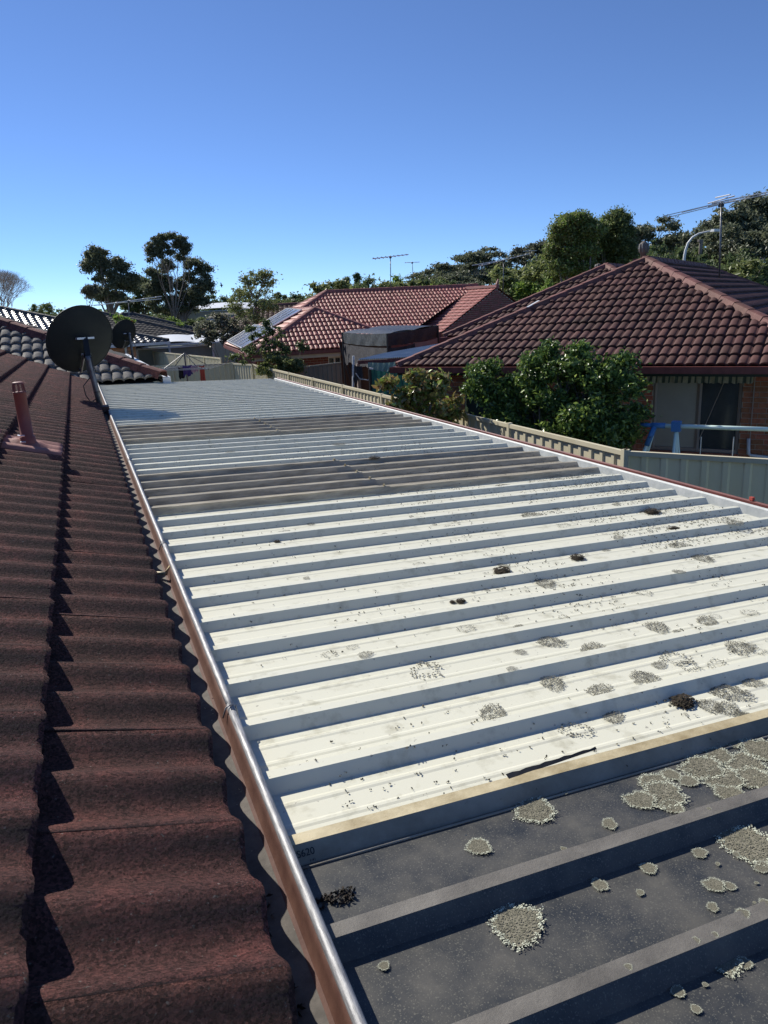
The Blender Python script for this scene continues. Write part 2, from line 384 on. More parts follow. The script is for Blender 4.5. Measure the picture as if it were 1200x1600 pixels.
# ------------------------------------------------------------------ bricks
brick_me = {}
def brick_wall(root, a, b, z0, z1, m, nmax=150, holes=(), bw=.23, bh=.076, gap=.010, proud=.006, zvis=-9):
    """a,b plan ends at the face; face normal = left of a->b rotated; bricks stand proud of the mortar."""
    a = Vector((a[0], a[1], 0)); b = Vector((b[0], b[1], 0)); d = (b - a); L = d.length; d.normalize(); n = Vector((d.y, -d.x, 0))
    mb = B()
    def solid(x0, x1, zz0, zz1): mb.add(*box_vf(a + d * (x0 + x1) / 2 - n * .06 + Z3 * (zz0 + zz1) / 2, x1 - x0, .11, zz1 - zz0, (d, n, Z3)))
    xs = sorted({0, L} | {h[0] for h in holes} | {h[1] for h in holes}); zs = sorted({z0, z1} | {h[2] for h in holes} | {h[3] for h in holes})
    for i in range(len(xs) - 1):
        for j in range(len(zs) - 1):
            cx, cz = (xs[i] + xs[i + 1]) / 2, (zs[j] + zs[j + 1]) / 2
            if any(h[0] < cx < h[1] and h[2] < cz < h[3] for h in holes): continue
            solid(xs[i], xs[i + 1], zs[j], zs[j + 1])
    mb.build('wall', M['mortar'], root)
    k = 0; row = 0; z = z1 - bh; V = []; Fc = []; org = wl(root)
    key = (m.name)
    if key not in brick_me:
        vv, ff = box_vf((0, 0, 0), bw, .02, bh); me = bpy.data.meshes.new('brick'); me.from_pydata(vv, [], ff); me.materials.append(m); brick_me[key] = me
    rot = Matrix((d, -n, Z3)).transposed().to_4x4()
    while z > z0:
        x = -(bw + gap) * .5 * (row % 2)
        while x < L:
            xa, xb = max(x, 0), min(x + bw, L)
            for h in holes:
                if h[2] < z + bh / 2 < h[3]:
                    if xa >= h[0] - .001 and xb <= h[1] + .001: xb = xa
                    elif xa < h[0] < xb: xb = h[0]
                    elif xa < h[1] < xb: xa = h[1]
            if xb - xa > .03:
                c = a + d * (xa + xb) / 2 + n * (proud - .01) + Z3 * (z + bh / 2)
                if k < nmax and z > zvis:
                    o = link('brick', brick_me[key], root); o.matrix_local = Matrix.Translation(c - org + n * random.uniform(-.002, .002)) @ rot @ Matrix.Diagonal(((xb - xa) / bw, 1, 1, 1)); k += 1
                else:
                    q = len(V); vv, ff = box_vf(c, xb - xa, .02, bh, (d, n, Z3)); V += vv; Fc += [tuple(i + q for i in f) for f in ff]
            x += bw + gap
        z -= bh + gap; row += 1
    if V: mesh_obj('brickwork', V, Fc, m, root, kind='stuff')

# ------------------------------------------------------------------ fences
def fence(a, b, top, h, m, label, mcap=None, panel=2.37, pitch=.2, depth=.017, group='steel sheet fences', side=1):
    a = Vector((a[0], a[1], 0)); b = Vector((b[0], b[1], 0)); d = b - a; L = d.length; d.normalize(); n = Vector((d.y, -d.x, 0)) * side
    t = thing('steel_fence', a + Z3 * (top - h), label, 'fence', group)
    k = max(1, round(L / panel)); pw = L / k; mcap = mcap or m
    prof = [(0, 0), (.115, 0), (.133, 1), (.182, 1), (.2, 0)]
    for i in range(k):
        V = []; Fc = []; x = .03
        pts = []
        while x < pw - .03:
            for q, s in prof[:-1]:
                xx = x + q * pitch / .2
                if xx < pw - .03: pts.append((xx, s))
            x += pitch
        pts.append((pw - .03, 0))
        for xx, s in pts:
            P = a + d * (i * pw + xx) + n * (s * depth - depth / 2)
            V += [P + Z3 * (top - h + .05), P + Z3 * (top - .03)]
        for q in range(len(pts) - 1): Fc.append((2 * q, 2 * q + 2, 2 * q + 3, 2 * q + 1))
        mesh_obj('panel', V, Fc, m, t)
        c = a + d * (i * pw + pw / 2)
        r = B(); r.box(c + Z3 * (top - .02), pw - .055, .05, .05, (d, n, Z3)); r.build('top_rail', mcap, t)
        r = B(); r.box(c + Z3 * (top - h + .03), pw - .055, .04, .05, (d, n, Z3)); r.build('bottom_rail', mcap, t)
    for i in range(k + 1):
        p = a + d * i * pw; B().box(p + Z3 * (top - h / 2 + .01), .055, .06, h + .02, (d, n, Z3)).build('post', mcap, t)
    return t

# ------------------------------------------------------------------ foliage
def leaf_cloud(name, pts_c, pts_r, per, size, m, seed=0, flat=1.0, aspect=.45, up=.25, mats=None, mix=0, droop=0):
    """clump centres (k,3), radii (k,3): `per` folded leaves in each."""
    rs = np.random.RandomState(seed); C = np.repeat(np.asarray(pts_c, float), per, 0); Rr = np.repeat(np.asarray(pts_r, float), per, 0); n = len(C)
    d = rs.normal(size=(n, 3)); d /= np.linalg.norm(d, axis=1)[:, None]; rr = np.minimum(np.abs(rs.normal(0, .62, n)) + .1, 1.7)
    P = C + d * Rr * rr[:, None]
    ax = rs.normal(size=(n, 3)) + d * .5; ax[:, 2] -= droop; ax /= np.linalg.norm(ax, axis=1)[:, None]
    nn = rs.normal(size=(n, 3)) + d * .6; nn[:, 2] += up; sd = np.cross(ax, nn); sd /= np.linalg.norm(sd, axis=1)[:, None] + 1e-9
    nn = np.cross(sd, ax)
    sz = size * rs.uniform(.6, 1.3, n)[:, None]
    a = P - ax * sz * .5; b = P + ax * sz * .5; c = P + sd * sz * aspect * .5 + nn * sz * .12; e = P - sd * sz * aspect * .5 + nn * sz * .12
    V = np.stack([a, c, b, e], 1).reshape(-1, 3)
    me = bpy.data.meshes.new(name); me.vertices.add(4 * n); me.vertices.foreach_set('co', V.ravel())
    idx = np.arange(n)[:, None] * 4; tri = np.concatenate([idx + 0, idx + 1, idx + 2, idx + 0, idx + 2, idx + 3], 1).ravel()
    me.loops.add(6 * n); me.loops.foreach_set('vertex_index', tri.astype(np.int32))
    me.polygons.add(2 * n); me.polygons.foreach_set('loop_start', np.arange(0, 6 * n, 3, dtype=np.int32))
    for q in (mats or [m]): me.materials.append(q)
    if mats and mix: me.polygons.foreach_set('material_index', np.repeat((rs.rand(n) < mix).astype(np.int32), 2))
    me.update(calc_edges=True); return me
def clumps(lobes, k, cr, seed, shell=.8):
    """lobes: (x,y,z,rx,ry,rz); k clumps on each lobe's outer part."""
    rs = np.random.RandomState(seed); C = []; Rr = []
    for (x, y, z, rx, ry, rz) in lobes:
        kk = max(3, int(k * (rx * rz) ** .5 * 2)) if k > 0 else 1
        for i in range(kk):
            d = rs.normal(size=3); d /= np.linalg.norm(d); q = rs.uniform(.15, 1) ** (1 - shell * .6)
            C.append((x + d[0] * rx * q, y + d[1] * ry * q, z + d[2] * rz * q)); s = cr * rs.uniform(.6, 1.35); Rr.append((s, s, s * .62))
    return C, Rr
def limbs(base, lobes, r0, seed, fork=.45, twig=True, lean=0):
    rnd = random.Random(seed); b = B(); base = Vector(base); top = max(l[2] for l in lobes)
    fk = Vector((lean, 0, base.z + (top - base.z) * fork))
    mid = (base + fk) / 2 + Vector((rnd.uniform(-.1, .1), rnd.uniform(-.1, .1), 0)) * (top - base.z) * .2
    b.tube([base, mid, fk], [r0, r0 * .8, r0 * .66], 8)
    for l in lobes:
        e = Vector(l[:3]); f = mid.lerp(fk, rnd.uniform(.6, 1)); m1 = f.lerp(e, .5) + Vector((rnd.uniform(-1, 1), rnd.uniform(-1, 1), rnd.uniform(0, .6))) * (e - f).length * .12
        b.tube([f, m1, e], [r0 * .42, r0 * .26, r0 * .1], 6)
        for q in range(4 if twig else 0):
            dd = Vector((rnd.gauss(0, 1), rnd.gauss(0, 1), rnd.gauss(.3, .8))).normalized()
            tip = e + Vector((dd.x * l[3], dd.y * l[4], dd.z * l[5])) * .8; b.tube([m1.lerp(e, rnd.random()), tip], [r0 * .12, r0 * .03], 4, cap=False)
    return b
def ragged(lobes, seed, n=9, f=.36, spread=1.08):
    rs = np.random.RandomState(seed + 7); L = []
    for l in lobes:
        for i in range(n):
            d = rs.normal(size=3); d /= np.linalg.norm(d); q = spread * rs.uniform(.3, 1.05); s = f * rs.uniform(.55, 1.25)
            L.append((l[0] + d[0] * l[3] * q, l[1] + d[1] * l[4] * q, l[2] + d[2] * l[5] * q, l[3] * s, l[4] * s, l[5] * s * .85))
    return L
def make_tree(name, loc, rot, label, lobes, leafm, barkm, size, per, k, cr, r0, seed, fork=.4, group=None, scale=1, cat='tree', twig=True, up=.25, lean=0, aspect=.45, shell=.8, mats=None, mix=0, droop=0, rag=True):
    t = thing(name, loc, label, cat, group); t.rotation_euler.z = rot; t.scale = (scale,) * 3
    C, Rr = clumps(ragged(lobes, seed) if rag else lobes, k, cr, seed, shell)
    me = leaf_cloud('crown', C, Rr, per, size, leafm, seed, up=up, aspect=aspect, mats=mats, mix=mix, droop=droop); link('crown', me, t)
    b = limbs((0, 0, 0), lobes, r0, seed, fork, twig, lean); me = bpy.data.meshes.new('trunk'); me.from_pydata(b.V, [], b.F); me.materials.append(barkm); me.update(); link('trunk', me, t)
    return t
def copy_thing(src, loc, rot, scale, label):
    r = src.copy(); COL.objects.link(r); r.location = loc; r.rotation_euler = (0, 0, rot); r.scale = scale if isinstance(scale, tuple) else (scale,) * 3; r['label'] = label
    for ch in src.children: c = ch.copy(); COL.objects.link(c); c.parent = r
    return r
random.seed(4)

# ================================================================== GROUND
def grid_ground():
    xs = np.concatenate([-np.geomspace(1500, 40, 14), np.linspace(-30, 60, 16), np.geomspace(75, 1500, 12)]); ys = np.concatenate([[-400, -100, -30], np.linspace(-10, 80, 18), np.geomspace(100, 2500, 14)])
    V = [(x, y, GZ + (0 if y < 90 else 2.0 * math.sin(x * .006 + 1) * min(1, (y - 90) / 200))) for y in ys for x in xs]
    nx = len(xs); Fc = [(j * nx + i, j * nx + i + 1, (j + 1) * nx + i + 1, (j + 1) * nx + i) for j in range(len(ys) - 1) for i in range(nx - 1)]
    mesh_obj('ground', V, Fc, M['grass'], kind='structure')
grid_ground()

# ================================================================== OUR HOUSE
home = thing('tiled_house', (-2.5, 6, GZ), 'maroon concrete tiled house roof with rusty gutter, running along the left edge of the photo', 'house')
P22 = rad(22); c22, s22, t22 = math.cos(P22), math.sin(P22), math.tan(P22)
EZ = -.960; EX = .128; WY = 13.12; TT = 3.9
tn = tile_mesh('tile_near', .34, .385, .030, 2, 10, .048, M['tile_near'], skew=.1, drop=.034)
tgy = tile_mesh('tile_grey', .34, .385, .042, 2, 8, .045, M['tile_grey'], drop=.035, roman=True)
tdk = tile_mesh('tile_dkgrey', .34, .385, .022, 2, 4, .032, M['tile_dkgrey'])
O0 = Vector((EX, -1.2, EZ)); SL = Vector((-c22, 0, s22))
tile_plane(home, O0, (0, 1, 0), SL, [(0, 0), (WY + 1.2, 0), (WY + 1.2 + TT * c22, TT), (0, TT)], tn, .34, .345, M['tile_near'], nmax=300)
WX = 1.25; TW = (WX + 2.2) / c22
tile_plane(home, (EX, WY, EZ), (1, 0, 0), (0, c22, s22), [(0, 0), (WX - EX, 0), (WX - EX - TW * c22, TW), (-TT * c22, TT), (-.01, .01)], tgy, .34, .345, M['tile_grey'], nmax=120)
tile_plane(home, (WX, WY, EZ), (0, 1, 0), SL, [(0, 0), (11, 0), (11, TW), (TW * c22, TW)], tdk, .34, .345, M['tile_dkgrey'], nmax=150)
capn = cap_mesh('cap_near', .135, .43, M['cap_near'], .075)
cap_line(home, (WX + .02, WY - .02, EZ + .03), (WX - TW * c22, WY + TW * c22, EZ + TW * s22 + .03), capn, .43, .04, name='hip_cap')
capd = cap_mesh('cap_dark', .12, .40, M['tile_dkgrey'], .06)
cap_line(home, (WX - TW * c22, WY + TW * c22, EZ + TW * s22), (WX - TW * c22, WY + 11, EZ + TW * s22), capd, .40, .03)
capn2 = cap_mesh('cap_near2', .12, .40, M['cap_near'], .06)
cap_line(home, (EX - TT * c22, -1.2, EZ + TT * s22), (EX - TT * c22, WY + TT * c22, EZ + TT * s22), capn2, .40, .03)
# far side of both roofs
b = B(); rx = EX - TT * c22; rz = EZ + TT * s22
b.quad((rx, -1.2, rz), (rx, WY + TT * c22, rz), (rx - 3.6, WY + TT * c22, EZ), (rx - 3.6, -1.2, EZ))
b.quad((WX - TW * c22, WY + 2, EZ + TW * s22), (WX - TW * c22, WY + 11, EZ + TW * s22), (-9, WY + 11, EZ - .4), (-9, WY + 2, EZ - .4))
b.build('far_slope', M['tile_dkgrey'], home)
# walls under the eaves
b = B(); b.box((-.40, 6, (GZ - 1.12) / 2), .23, 15, -1.12 - GZ); b.box((.72, 19, (GZ - 1.12) / 2), .23, 11.3, -1.12 - GZ); b.box((.2, 13.55, (GZ - 1.12) / 2), 1.2, .2, -1.12 - GZ)
b.build('wall', M['brick'], home)
b = B(); b.box((-.13, 5.9, -1.10), .5, 14.3, .02); b.box((.95, 18.6, -1.09), .5, 10.9, .02); b.build('soffit', M['beige'], home)
# gutter along our eave
def extrude_y(prof, y0, y1, n=1, wob=0):
    V = []; Fc = []; k = len(prof)
    for j in range(n + 1):
        y = y0 + (y1 - y0) * j / n; dx = wob * math.sin(j * 1.7) if wob else 0
        V += [(x + dx, y, z) for x, z in prof]
    for j in range(n):
        for i in range(k - 1): Fc.append((j * k + i, j * k + i + 1, (j + 1) * k + i + 1, (j + 1) * k + i))
    return V, Fc
V, Fc = extrude_y([(.02, -.96), (.03, -.986), (.158, -.988), (.2035, -.985)], -1.2, WY - .02, 30)
mesh_obj('gutter_floor', V, Fc, M['gutter_floor'], home, smooth=True)
V, Fc = extrude_y([(.2035, -.9851), (.2075, -.978), (.2115, -.958), (.2145, -.944), (.218, -.942)], -1.2, WY - .02, 30)
V2, F2 = extrude_y([(.196, -.9850), (.2035, -.9840)], -1.2, WY - .02, 30); mesh_obj('rust_strip', V2, F2, M['rust'], home, smooth=True)
gw = mesh_obj('gutter_wall', V, Fc, M['rust'], home, smooth=True)
V, Fc = extrude_y([(.233, -.944), (.2335, -.98), (.2335, -1.04), (.15, -1.045), (.03, -1.045)], -1.2, WY - .02, 1)
mesh_obj('gutter_outer_face', V, Fc, M['maroon'], home)
for y0, y1, dx, dz in ((-1.2, 1.70, 0, 0), (1.66, 3.22, .0015, .0015), (3.18, 5.4, 0, 0), (5.36, 8.75, .0015, .001), (9.32, WY - .02, 0, 0)):
    n = 16; bb = B(); bb.tube([(.2255 + dx, y0 + (y1 - y0) * i / n, -.941 + dz + .0012 * math.sin(i * 1.3)) for i in range(n + 1)], .0092, 10)
    bb.build('gutter_bead', M['galv'], home, smooth=True)
for y in (1.68, 3.20, 5.38):
    bb = B(); bb.tube([(.203, y, -.958), (.213, y - .004, -.93), (.2255, y, -.926), (.238, y + .003, -.932), (.240, y, -.965)], .0022, 6); bb.build('gutter_clip', M['galv'], home, smooth=True)
bb = B(); bb.tube([(.150, 2.95, -.972), (.195, 2.86, -.955), (.214, 2.90, -.94)], [.007, .009, .003], 6); bb.build('gutter_leaf', M['tan_lap'], home, smooth=True)
# rubbish lying in the gutter
rs = random.Random(5)
C = [(rs.uniform(.10, .165), rs.choice([1.06, 1.10, .86, 2.35, 2.5, 3.9, 4.6, 5.5, 1.33]) + rs.gauss(0, .05), -.983) for _ in range(45)]
me = leaf_cloud('debris', C, [(.012, .03, .004)] * 45, 7, .012, M['leaflitter'], 3); o = link('debris', me, home, -wl(home)); o['kind'] = 'stuff'
C = [(rs.uniform(.05, .2), rs.uniform(.7, 7), -.983) for _ in range(60)]
me = leaf_cloud('debris', C, [(.02, .04, .001)] * 60, 2, .006, M['lichen_pale'], 8, aspect=.25); o = link('debris', me, home, -wl(home)); o['kind'] = 'stuff'
# white gutter of the far wing
b = B(); b.box((WX + .075, 18.6, -.99), .13, 11.0, .115); b.build('gutter', M['white_steel'], home)
# vent pipe and its flashing
def on_tiles(px, py, dz=.06):
    r = ray(px, py); k = (EZ + dz + EX * t22) / (r.z + t22 * r.x); return r * k
vp = on_tiles(44, 690, .07)
hgt = .37
b = B(); b.tube([vp - Z3 * .08, vp + Z3 * .03, vp + Z3 * .035, vp + Z3 * .30, vp + Z3 * .302, vp + Z3 * (hgt - .06)], [.046, .046, .037, .036, .039, .037], 18)
vpo = b.build('vent_pipe', M['ceram'], home, smooth=True)
b = B()
for k in range(8):
    a = k * math.pi / 4; q = Vector((math.cos(a), math.sin(a), 0)); b.tube([vp + q * .034 + Z3 * (hgt - .062), vp + q * .029 + Z3 * (hgt - .012)], .004, 5)
b.tube([vp + Z3 * (hgt - .014), vp + Z3 * (hgt - .004), vp + Z3 * hgt], [.033, .031, .018], 14)
b.build('vent_cowl', M['ceram'], vpo)
for dz in (.045, .005):
    b = B(); b.tube([vp + Vector((-.049, -.01, dz + .0)), vp + Vector((-.032, -.047, dz)), vp + Vector((-.01, -.050, dz))], .006, 6); b.build('pipe_clamp', M['bright'], vpo)
V = []; Fc = []; nx, ny = 26, 22; yl, yh = vp.y - .20, vp.y + .17
crest0 = .84
def tile_h(x, y):      # height of the tile surface above the base plane
    d = (EX - x) / c22; t = d % .345; ph = ((y - crest0) / .17) % 1; return .030 * (.5 + .5 * math.cos(2 * math.pi * ph)) + .045 * (1 - t / .385)
xa, xb = vp.x - .42, -.18
xb = EX - c22 * (.345 * math.floor((EX - vp.x) / c22 / .345)) + .012
for j in range(ny + 1):
    for i in range(nx + 1):
        x = xa + (xb - xa) * i / nx; y = yl + (yh - yl) * j / ny
        xx = min(x, xb - .02); z = EZ + (EX - x) * t22 + tile_h(xx, y) * .9 + .022 + .004 * noise.noise(Vector((x * 25, y * 25, 3)))
        if math.hypot(x - vp.x, y - vp.y) < .08: z += .012
        V.append((x, y, z))
for j in range(ny):
    for i in range(nx): a = j * (nx + 1) + i; Fc.append((a, a + 1, a + nx + 2, a + nx + 1))
q = len(V)
for j in range(ny + 1): x, y, z = V[j * (nx + 1) + nx]; V.append((x + .002, y, z - .05))
for j in range(ny): a = j * (nx + 1) + nx; Fc.append((a, q + j, q + j + 1, a + nx + 1))
for i in range(nx + 1): x, y, z = V[i]; V.append((x, y - .001, z - .03))
q2 = q + ny + 1
for i in range(nx): Fc.append((i, q2 + i, q2 + i + 1, i + 1))
mesh_obj('pipe_flashing', V, Fc, M['flash'], home, smooth=True)

# ================================================================== SATELLITE DISHES
def dish(label, base, top, cen, Rr, axis, k=1.0):
    t = thing('satellite_dish', base, label, 'satellite dish', 'satellite dishes on our house')
    base, top, cen, axis = Vector(base), Vector(top), Vector(cen), Vector(axis).normalized()
    x = Z3.cross(axis).normalized(); y = axis.cross(x)
    V = []; Fc = []; nr, na = 8, 48
    for side in (0, 1):
        for i in range(nr + 1):
            r = Rr * i / nr
            for a in range(na):
                th = 2 * math.pi * a / na; P = cen + x * r * math.cos(th) + y * r * 1.06 * math.sin(th) + axis * (.16 * Rr * (i / nr) ** 2 * 1.3 + side * .008 * k)
                V.append(P)
    m1 = (nr + 1) * na
    for s in (0, 1):
        for i in range(nr):
            for a in range(na):
                f = (s * m1 + i * na + a, s * m1 + i * na + (a + 1) % na, s * m1 + (i + 1) * na + (a + 1) % na, s * m1 + (i + 1) * na + a); Fc.append(f if s else f[::-1])
    mesh_obj('reflector', V, Fc, M['dish'], t, smooth=True)
    rim = [cen + x * Rr * math.cos(2 * math.pi * a / 48) + y * Rr * 1.06 * math.sin(2 * math.pi * a / 48) + axis * (.16 * Rr * 1.3 + .004) for a in range(49)]
    B().tube(rim, .009 * k, 6, cap=False).build('rim', M['dish'], t, smooth=True)
    mr = .033 * k
    back = cen - axis * .04 * k
    B().tube([base, base.lerp(top, .5), top, top + (top - base).normalized() * .05 * k], mr, 14).build('mast', M['mast'], t, smooth=True)
    b = B(); b.tube([base.lerp(top, .36), base.lerp(top, .37)], mr + .004, 14); b.build('mast_collar', M['black'], t)
    b = B(); b.bar(back + y * .07 * k - x * .10 * k, back + y * .07 * k + x * .10 * k, .05 * k, .022); b.build('upper_bracket', M['alu'], t)
    b = B(); b.bar(back - y * .13 * k - x * .07 * k, back - y * .13 * k + x * .03 * k, .035 * k, .022); b.build('lower_bracket', M['alu'], t)
    b = B(); b.bar(top, back + y * .07 * k, .06 * k, .05 * k); b.bar(top - Z3 * .12 * k, back - y * .12 * k, .03 * k, .03 * k); b.bar(top - Z3 * .16 * k, top + Z3 * .04, .075 * k, .05 * k); b.build('clamp', M['black'], t)
    # arm with the receiver in front of the reflector
    arm = cen - y * Rr * 1.0 + axis * .02; feed = cen + axis * Rr * 1.25 - y * Rr * .75
    b = B(); b.tube([back - y * .13 * k, arm, feed], .014 * k, 6); b.build('arm', M['mast'], t)
    b = B(); b.tube([feed, feed + (cen - feed).normalized() * .1], [.03, .045], 10); b.build('receiver', M['white_steel'], t)
    a0 = back - y * .13 * k
    cab = [top - x * .02, top - x * .06 * k - Z3 * .12 * k, top + Vector((-.10, -.02, -.28)) * k, base.lerp(top, .25) + Vector((-.13, -.01, .04)) * k, base.lerp(top, .12) + Vector((-.09, 0, .02)) * k, base.lerp(top, .2) + Vector((-.02, 0, .02)) * k]
    B().tube(cab, .006 * k, 6).build('cable', M['black'], t, smooth=True)
    return t
d1b = aty(158, 640, 9.25); d1t = aty(139, 563, 9.25)
D1C = aty(130, 535, 9.45)
dish('large dark grey satellite dish on a steel pole beside the rusty gutter', d1b, d1t, D1C, .385, (-.34, .84, .42))
b = B(); bp = d1b + Vector((-.12, 0, -.02))
b.box(bp, .34, .10, .012, (SL.normalized(), Vector((0, 1, 0)), SL.cross(Vector((0, 1, 0))))); b.bar(d1b + Vector((-.02, 0, -.03)), d1b + Vector((.055, 0, -.09)), .09, .06)
b.build('mounting_plate', M['black'], home)
B().box((.20, 9.03, -.935), .075, .22, .05).build('gutter_end_piece', M['rust'], home)
d2b = onz(208, 562, -.95); d2t = aty(203, 524, d2b.y)
dish('small dark satellite dish on the white gutter, farther behind the large one', d2b, d2t, aty(196, 524, d2b.y + .15), .37, (-.5, .75, .42))

# ================================================================== CARPORT ROOF
cp = thing('patio_roof', (1.7, 6, GZ), 'long ribbed white metal patio roof with dark skylight sheets, speckled with lichen', 'patio roof')
SLP = math.tan(rad(2.6)); PIT = .235; Y0 = 1.185
def zr(x): return -1 - SLP * (x - .24)
def onroof(px, py, dz=0):
    r = ray(px, py); k = (-1 + SLP * .24 + dz) / (r.z + SLP * r.x); return r * k
RIBH = .028
def sheet_prof(k0, k1, lift=0, swage=True, ends=True):
    """profile points (y,z) from rib k0 to rib k1 inclusive"""
    P = []
    for k in range(k0, k1 + 1):
        y = Y0 + k * PIT; lf = lift + (.0018 if k == k0 and k0 != -99 else 0)
        P += [(y - .037, 0 + lf * .2, 0), (y - .0145, RIBH + lf, 1), (y + .0155, RIBH + lf, 1), (y + .028, lf * .2, 0)]
        if swage and k < k1:
            for q in (.35, .66):
                c = y + PIT * q; P += [(c - .011, 0, 0), (c - .004, .0016, 0), (c + .004, .0016, 0), (c + .011, 0, 0)]
    return P
def sheet(name, k0, k1, x0, x1, m, lift=0, nx=1, swage=True, mats=None, toprib=None, sag=0):
    P = sheet_prof(k0, k1, lift, swage); V = []; Fc = []; fm = []; n = len(P)
    if k1 < 51: P = P[:-1] + [(P[-1][0], P[-1][1], 0)]
    for i in range(nx + 1):
        x = x0 + (x1 - x0) * i / nx
        for y, z, t in P: V.append((x, y, zr(x) + z + lift + (sag * noise.noise(Vector((x * 3, y * 9, 1))) if sag else 0)))
    for i in range(nx):
        for j in range(n - 1):
            Fc.append((i * n + j, i * n + j + 1, (i + 1) * n + j + 1, (i + 1) * n + j)[::-1]); istop = P[j][1] > .02 and P[j + 1][1] > .02; lap = toprib is not None and abs(P[j][0] - Y0 - toprib * PIT) < .06; fm.append(0 if toprib is None else (1 if istop and lap else (2 if istop else (3 if lap and P[j + 1][1] > .02 else 0))))
    return mesh_obj(name, V, Fc, m, cp, mats=mats, fm=fm if mats else None)
XL, XR, XM = .228, 3.13, 1.56
for a, b_ in ((0, 4), (4, 8), (8, 12), (16, 20), (20, 23), (27, 31), (31, 35), (35, 39), (39, 43), (43, 47), (47, 51)):
    sheet('white_sheet', a, b_, XL, XR, M['white_sheet'])
for a, b_ in ((12, 16), (23, 27)):
    sheet('skylight_sheet', a, b_, XL, XM + .05, M['sky_sheet'], lift=.006, nx=4, sag=.002, swage=False)
    sheet('skylight_sheet', a, b_, XM - .05, XR, M['sky_sheet'], lift=.003, nx=4, sag=.002, swage=False)
    for k in range(a, b_ + 1):
        y = Y0 + k * PIT; b = B(); b.tube([(XM + .02, y, zr(XM) + RIBH + .004), (XM + .02, y, zr(XM) + RIBH + .012)], .014, 10); b.tube([(XM + .02, y, zr(XM) + RIBH + .012), (XM + .02, y, zr(XM) + RIBH + .024)], .007, 6)
        b.build('screw', M['tan_lap'], cp)
sheet('skylight_sheet', -4, 0, XL, XR, M['dark_sheet'], lift=.004, nx=10, sag=.0015, swage=False, mats=[M['dark_sheet'], M['tan_lap'], M['pale_rib'], M['lap_face']], toprib=0)
sheet('skylight_sheet', -8, -4, XL, XR, M['dark_sheet'], lift=.002, nx=4, swage=False, mats=[M['dark_sheet'], M['tan_lap'], M['pale_rib'], M['lap_face']], toprib=99)
# small lip at the foot of the lap rib
b = B(); y = Y0 - .045
b.tube([(XL + (XR - XL) * i / 12, y + .001 * math.sin(i), zr(XL + (XR - XL) * i / 12) + .006) for i in range(13)], .0028, 6); b.build('sheet_edge', M['sky_sheet'], cp, smooth=True)
# black strip drawn in as the shadow gap below the curled edge
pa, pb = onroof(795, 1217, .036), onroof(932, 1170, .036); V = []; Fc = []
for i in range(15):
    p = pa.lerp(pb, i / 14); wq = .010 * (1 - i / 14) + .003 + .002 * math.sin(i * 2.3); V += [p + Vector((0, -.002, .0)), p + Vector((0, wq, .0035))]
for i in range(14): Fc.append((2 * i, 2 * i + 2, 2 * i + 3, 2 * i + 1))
mesh_obj('gap_shade_strip', V, Fc, M['black'], cp)
# screws with washers
for (x, k) in ((1.52, 0), (2.3, 0), (2.75, 0)):
    y = Y0 + k * PIT; z = zr(x) + RIBH + .006
    b = B(); b.tube([(x, y, z), (x, y, z + .003)], .016, 16); b.tube([(x, y, z + .003), (x, y, z + .009)], .006, 6); b.build('screw', M['bright'], cp)
# printed mark on the lap rib
def text_obj(txt, loc, size, rot, m, parent):
    cu = bpy.data.curves.new('t', 'FONT'); cu.body = txt; cu.size = size; cu.align_x = 'CENTER'; cu.extrude = .0002
    o = bpy.data.objects.new('t', cu); COL.objects.link(o); bpy.context.view_layer.update()
    me = bpy.data.meshes.new_from_object(o.evaluated_get(bpy.context.evaluated_depsgraph_get())); bpy.data.objects.remove(o)
    me.materials.clear(); me.materials.append(m); q = link('printed_mark', me, parent); q.matrix_local = Matrix.Translation(Vector(loc) - wl(parent)) @ rot; return q
fy = Vector((0, -.0225, -RIBH)).normalized(); fx = Vector((1, 0, -SLP)).normalized(); fn = fx.cross(-fy)
rot = Matrix((fx, -fy, fn)).transposed().to_4x4()
text_obj('S620', (.262, Y0 - .0145 - .0255 * .55 - .0012, zr(.262) + RIBH * .45 + .0052), .018, rot, M['print'], cp)
text_obj('1 41', (.272, Y0 - .0145 - .0255 * .86 - .0012, zr(.272) + RIBH * .14 + .0052), .007, rot, M['print'], cp)
# far gutter of the patio: white inner face, dark gap, maroon lip
V, Fc = extrude_y([(3.12, zr(3.12) - .05), (3.20, zr(3.2) - .055), (3.215, zr(3.2) + .022), (3.225, zr(3.2) + .030), (3.235, zr(3.2) + .022)], -1.2, 13.3, 1)
mesh_obj('gutter_inner_face', V, Fc, M['dull_white'], cp)
V, Fc = extrude_y([(3.232, zr(3.2) - .02), (3.262, zr(3.2) - .02), (3.265, zr(3.2) + .030), (3.275, zr(3.2) + .036), (3.284, zr(3.2) + .028), (3.284, zr(3.2) - .08), (3.15, zr(3.2) - .09)], -1.2, 13.3, 1)
mesh_obj('gutter', V, Fc, M['maroon'], cp)
gp = Vector((3.275, 2.87, zr(3.2) + .045)); B().box(gp, .018, .022, .018).build('gutter_bracket', M['red'], cp)
# side barge at the far end, beams and posts below
b = B(); b.bar((.24, Y0 + 51 * PIT + .04, -1.04), (3.15, Y0 + 51 * PIT + .04, zr(3.15) - .04), .03, .1); b.build('end_fascia', M['white_steel'], cp)
b = B(); b.bar((3.05, -1, zr(3.05) - .10), (3.05, 13.2, zr(3.05) - .10), .05, .12); b.build('beam', M['cream'], cp)
for y in (.3, 4.5, 8.8, 13.0): B().box((3.05, y, (zr(3.05) - .16 + GZ) / 2), .09, .09, zr(3.05) - .16 - GZ).build('post', M['cream'], cp)

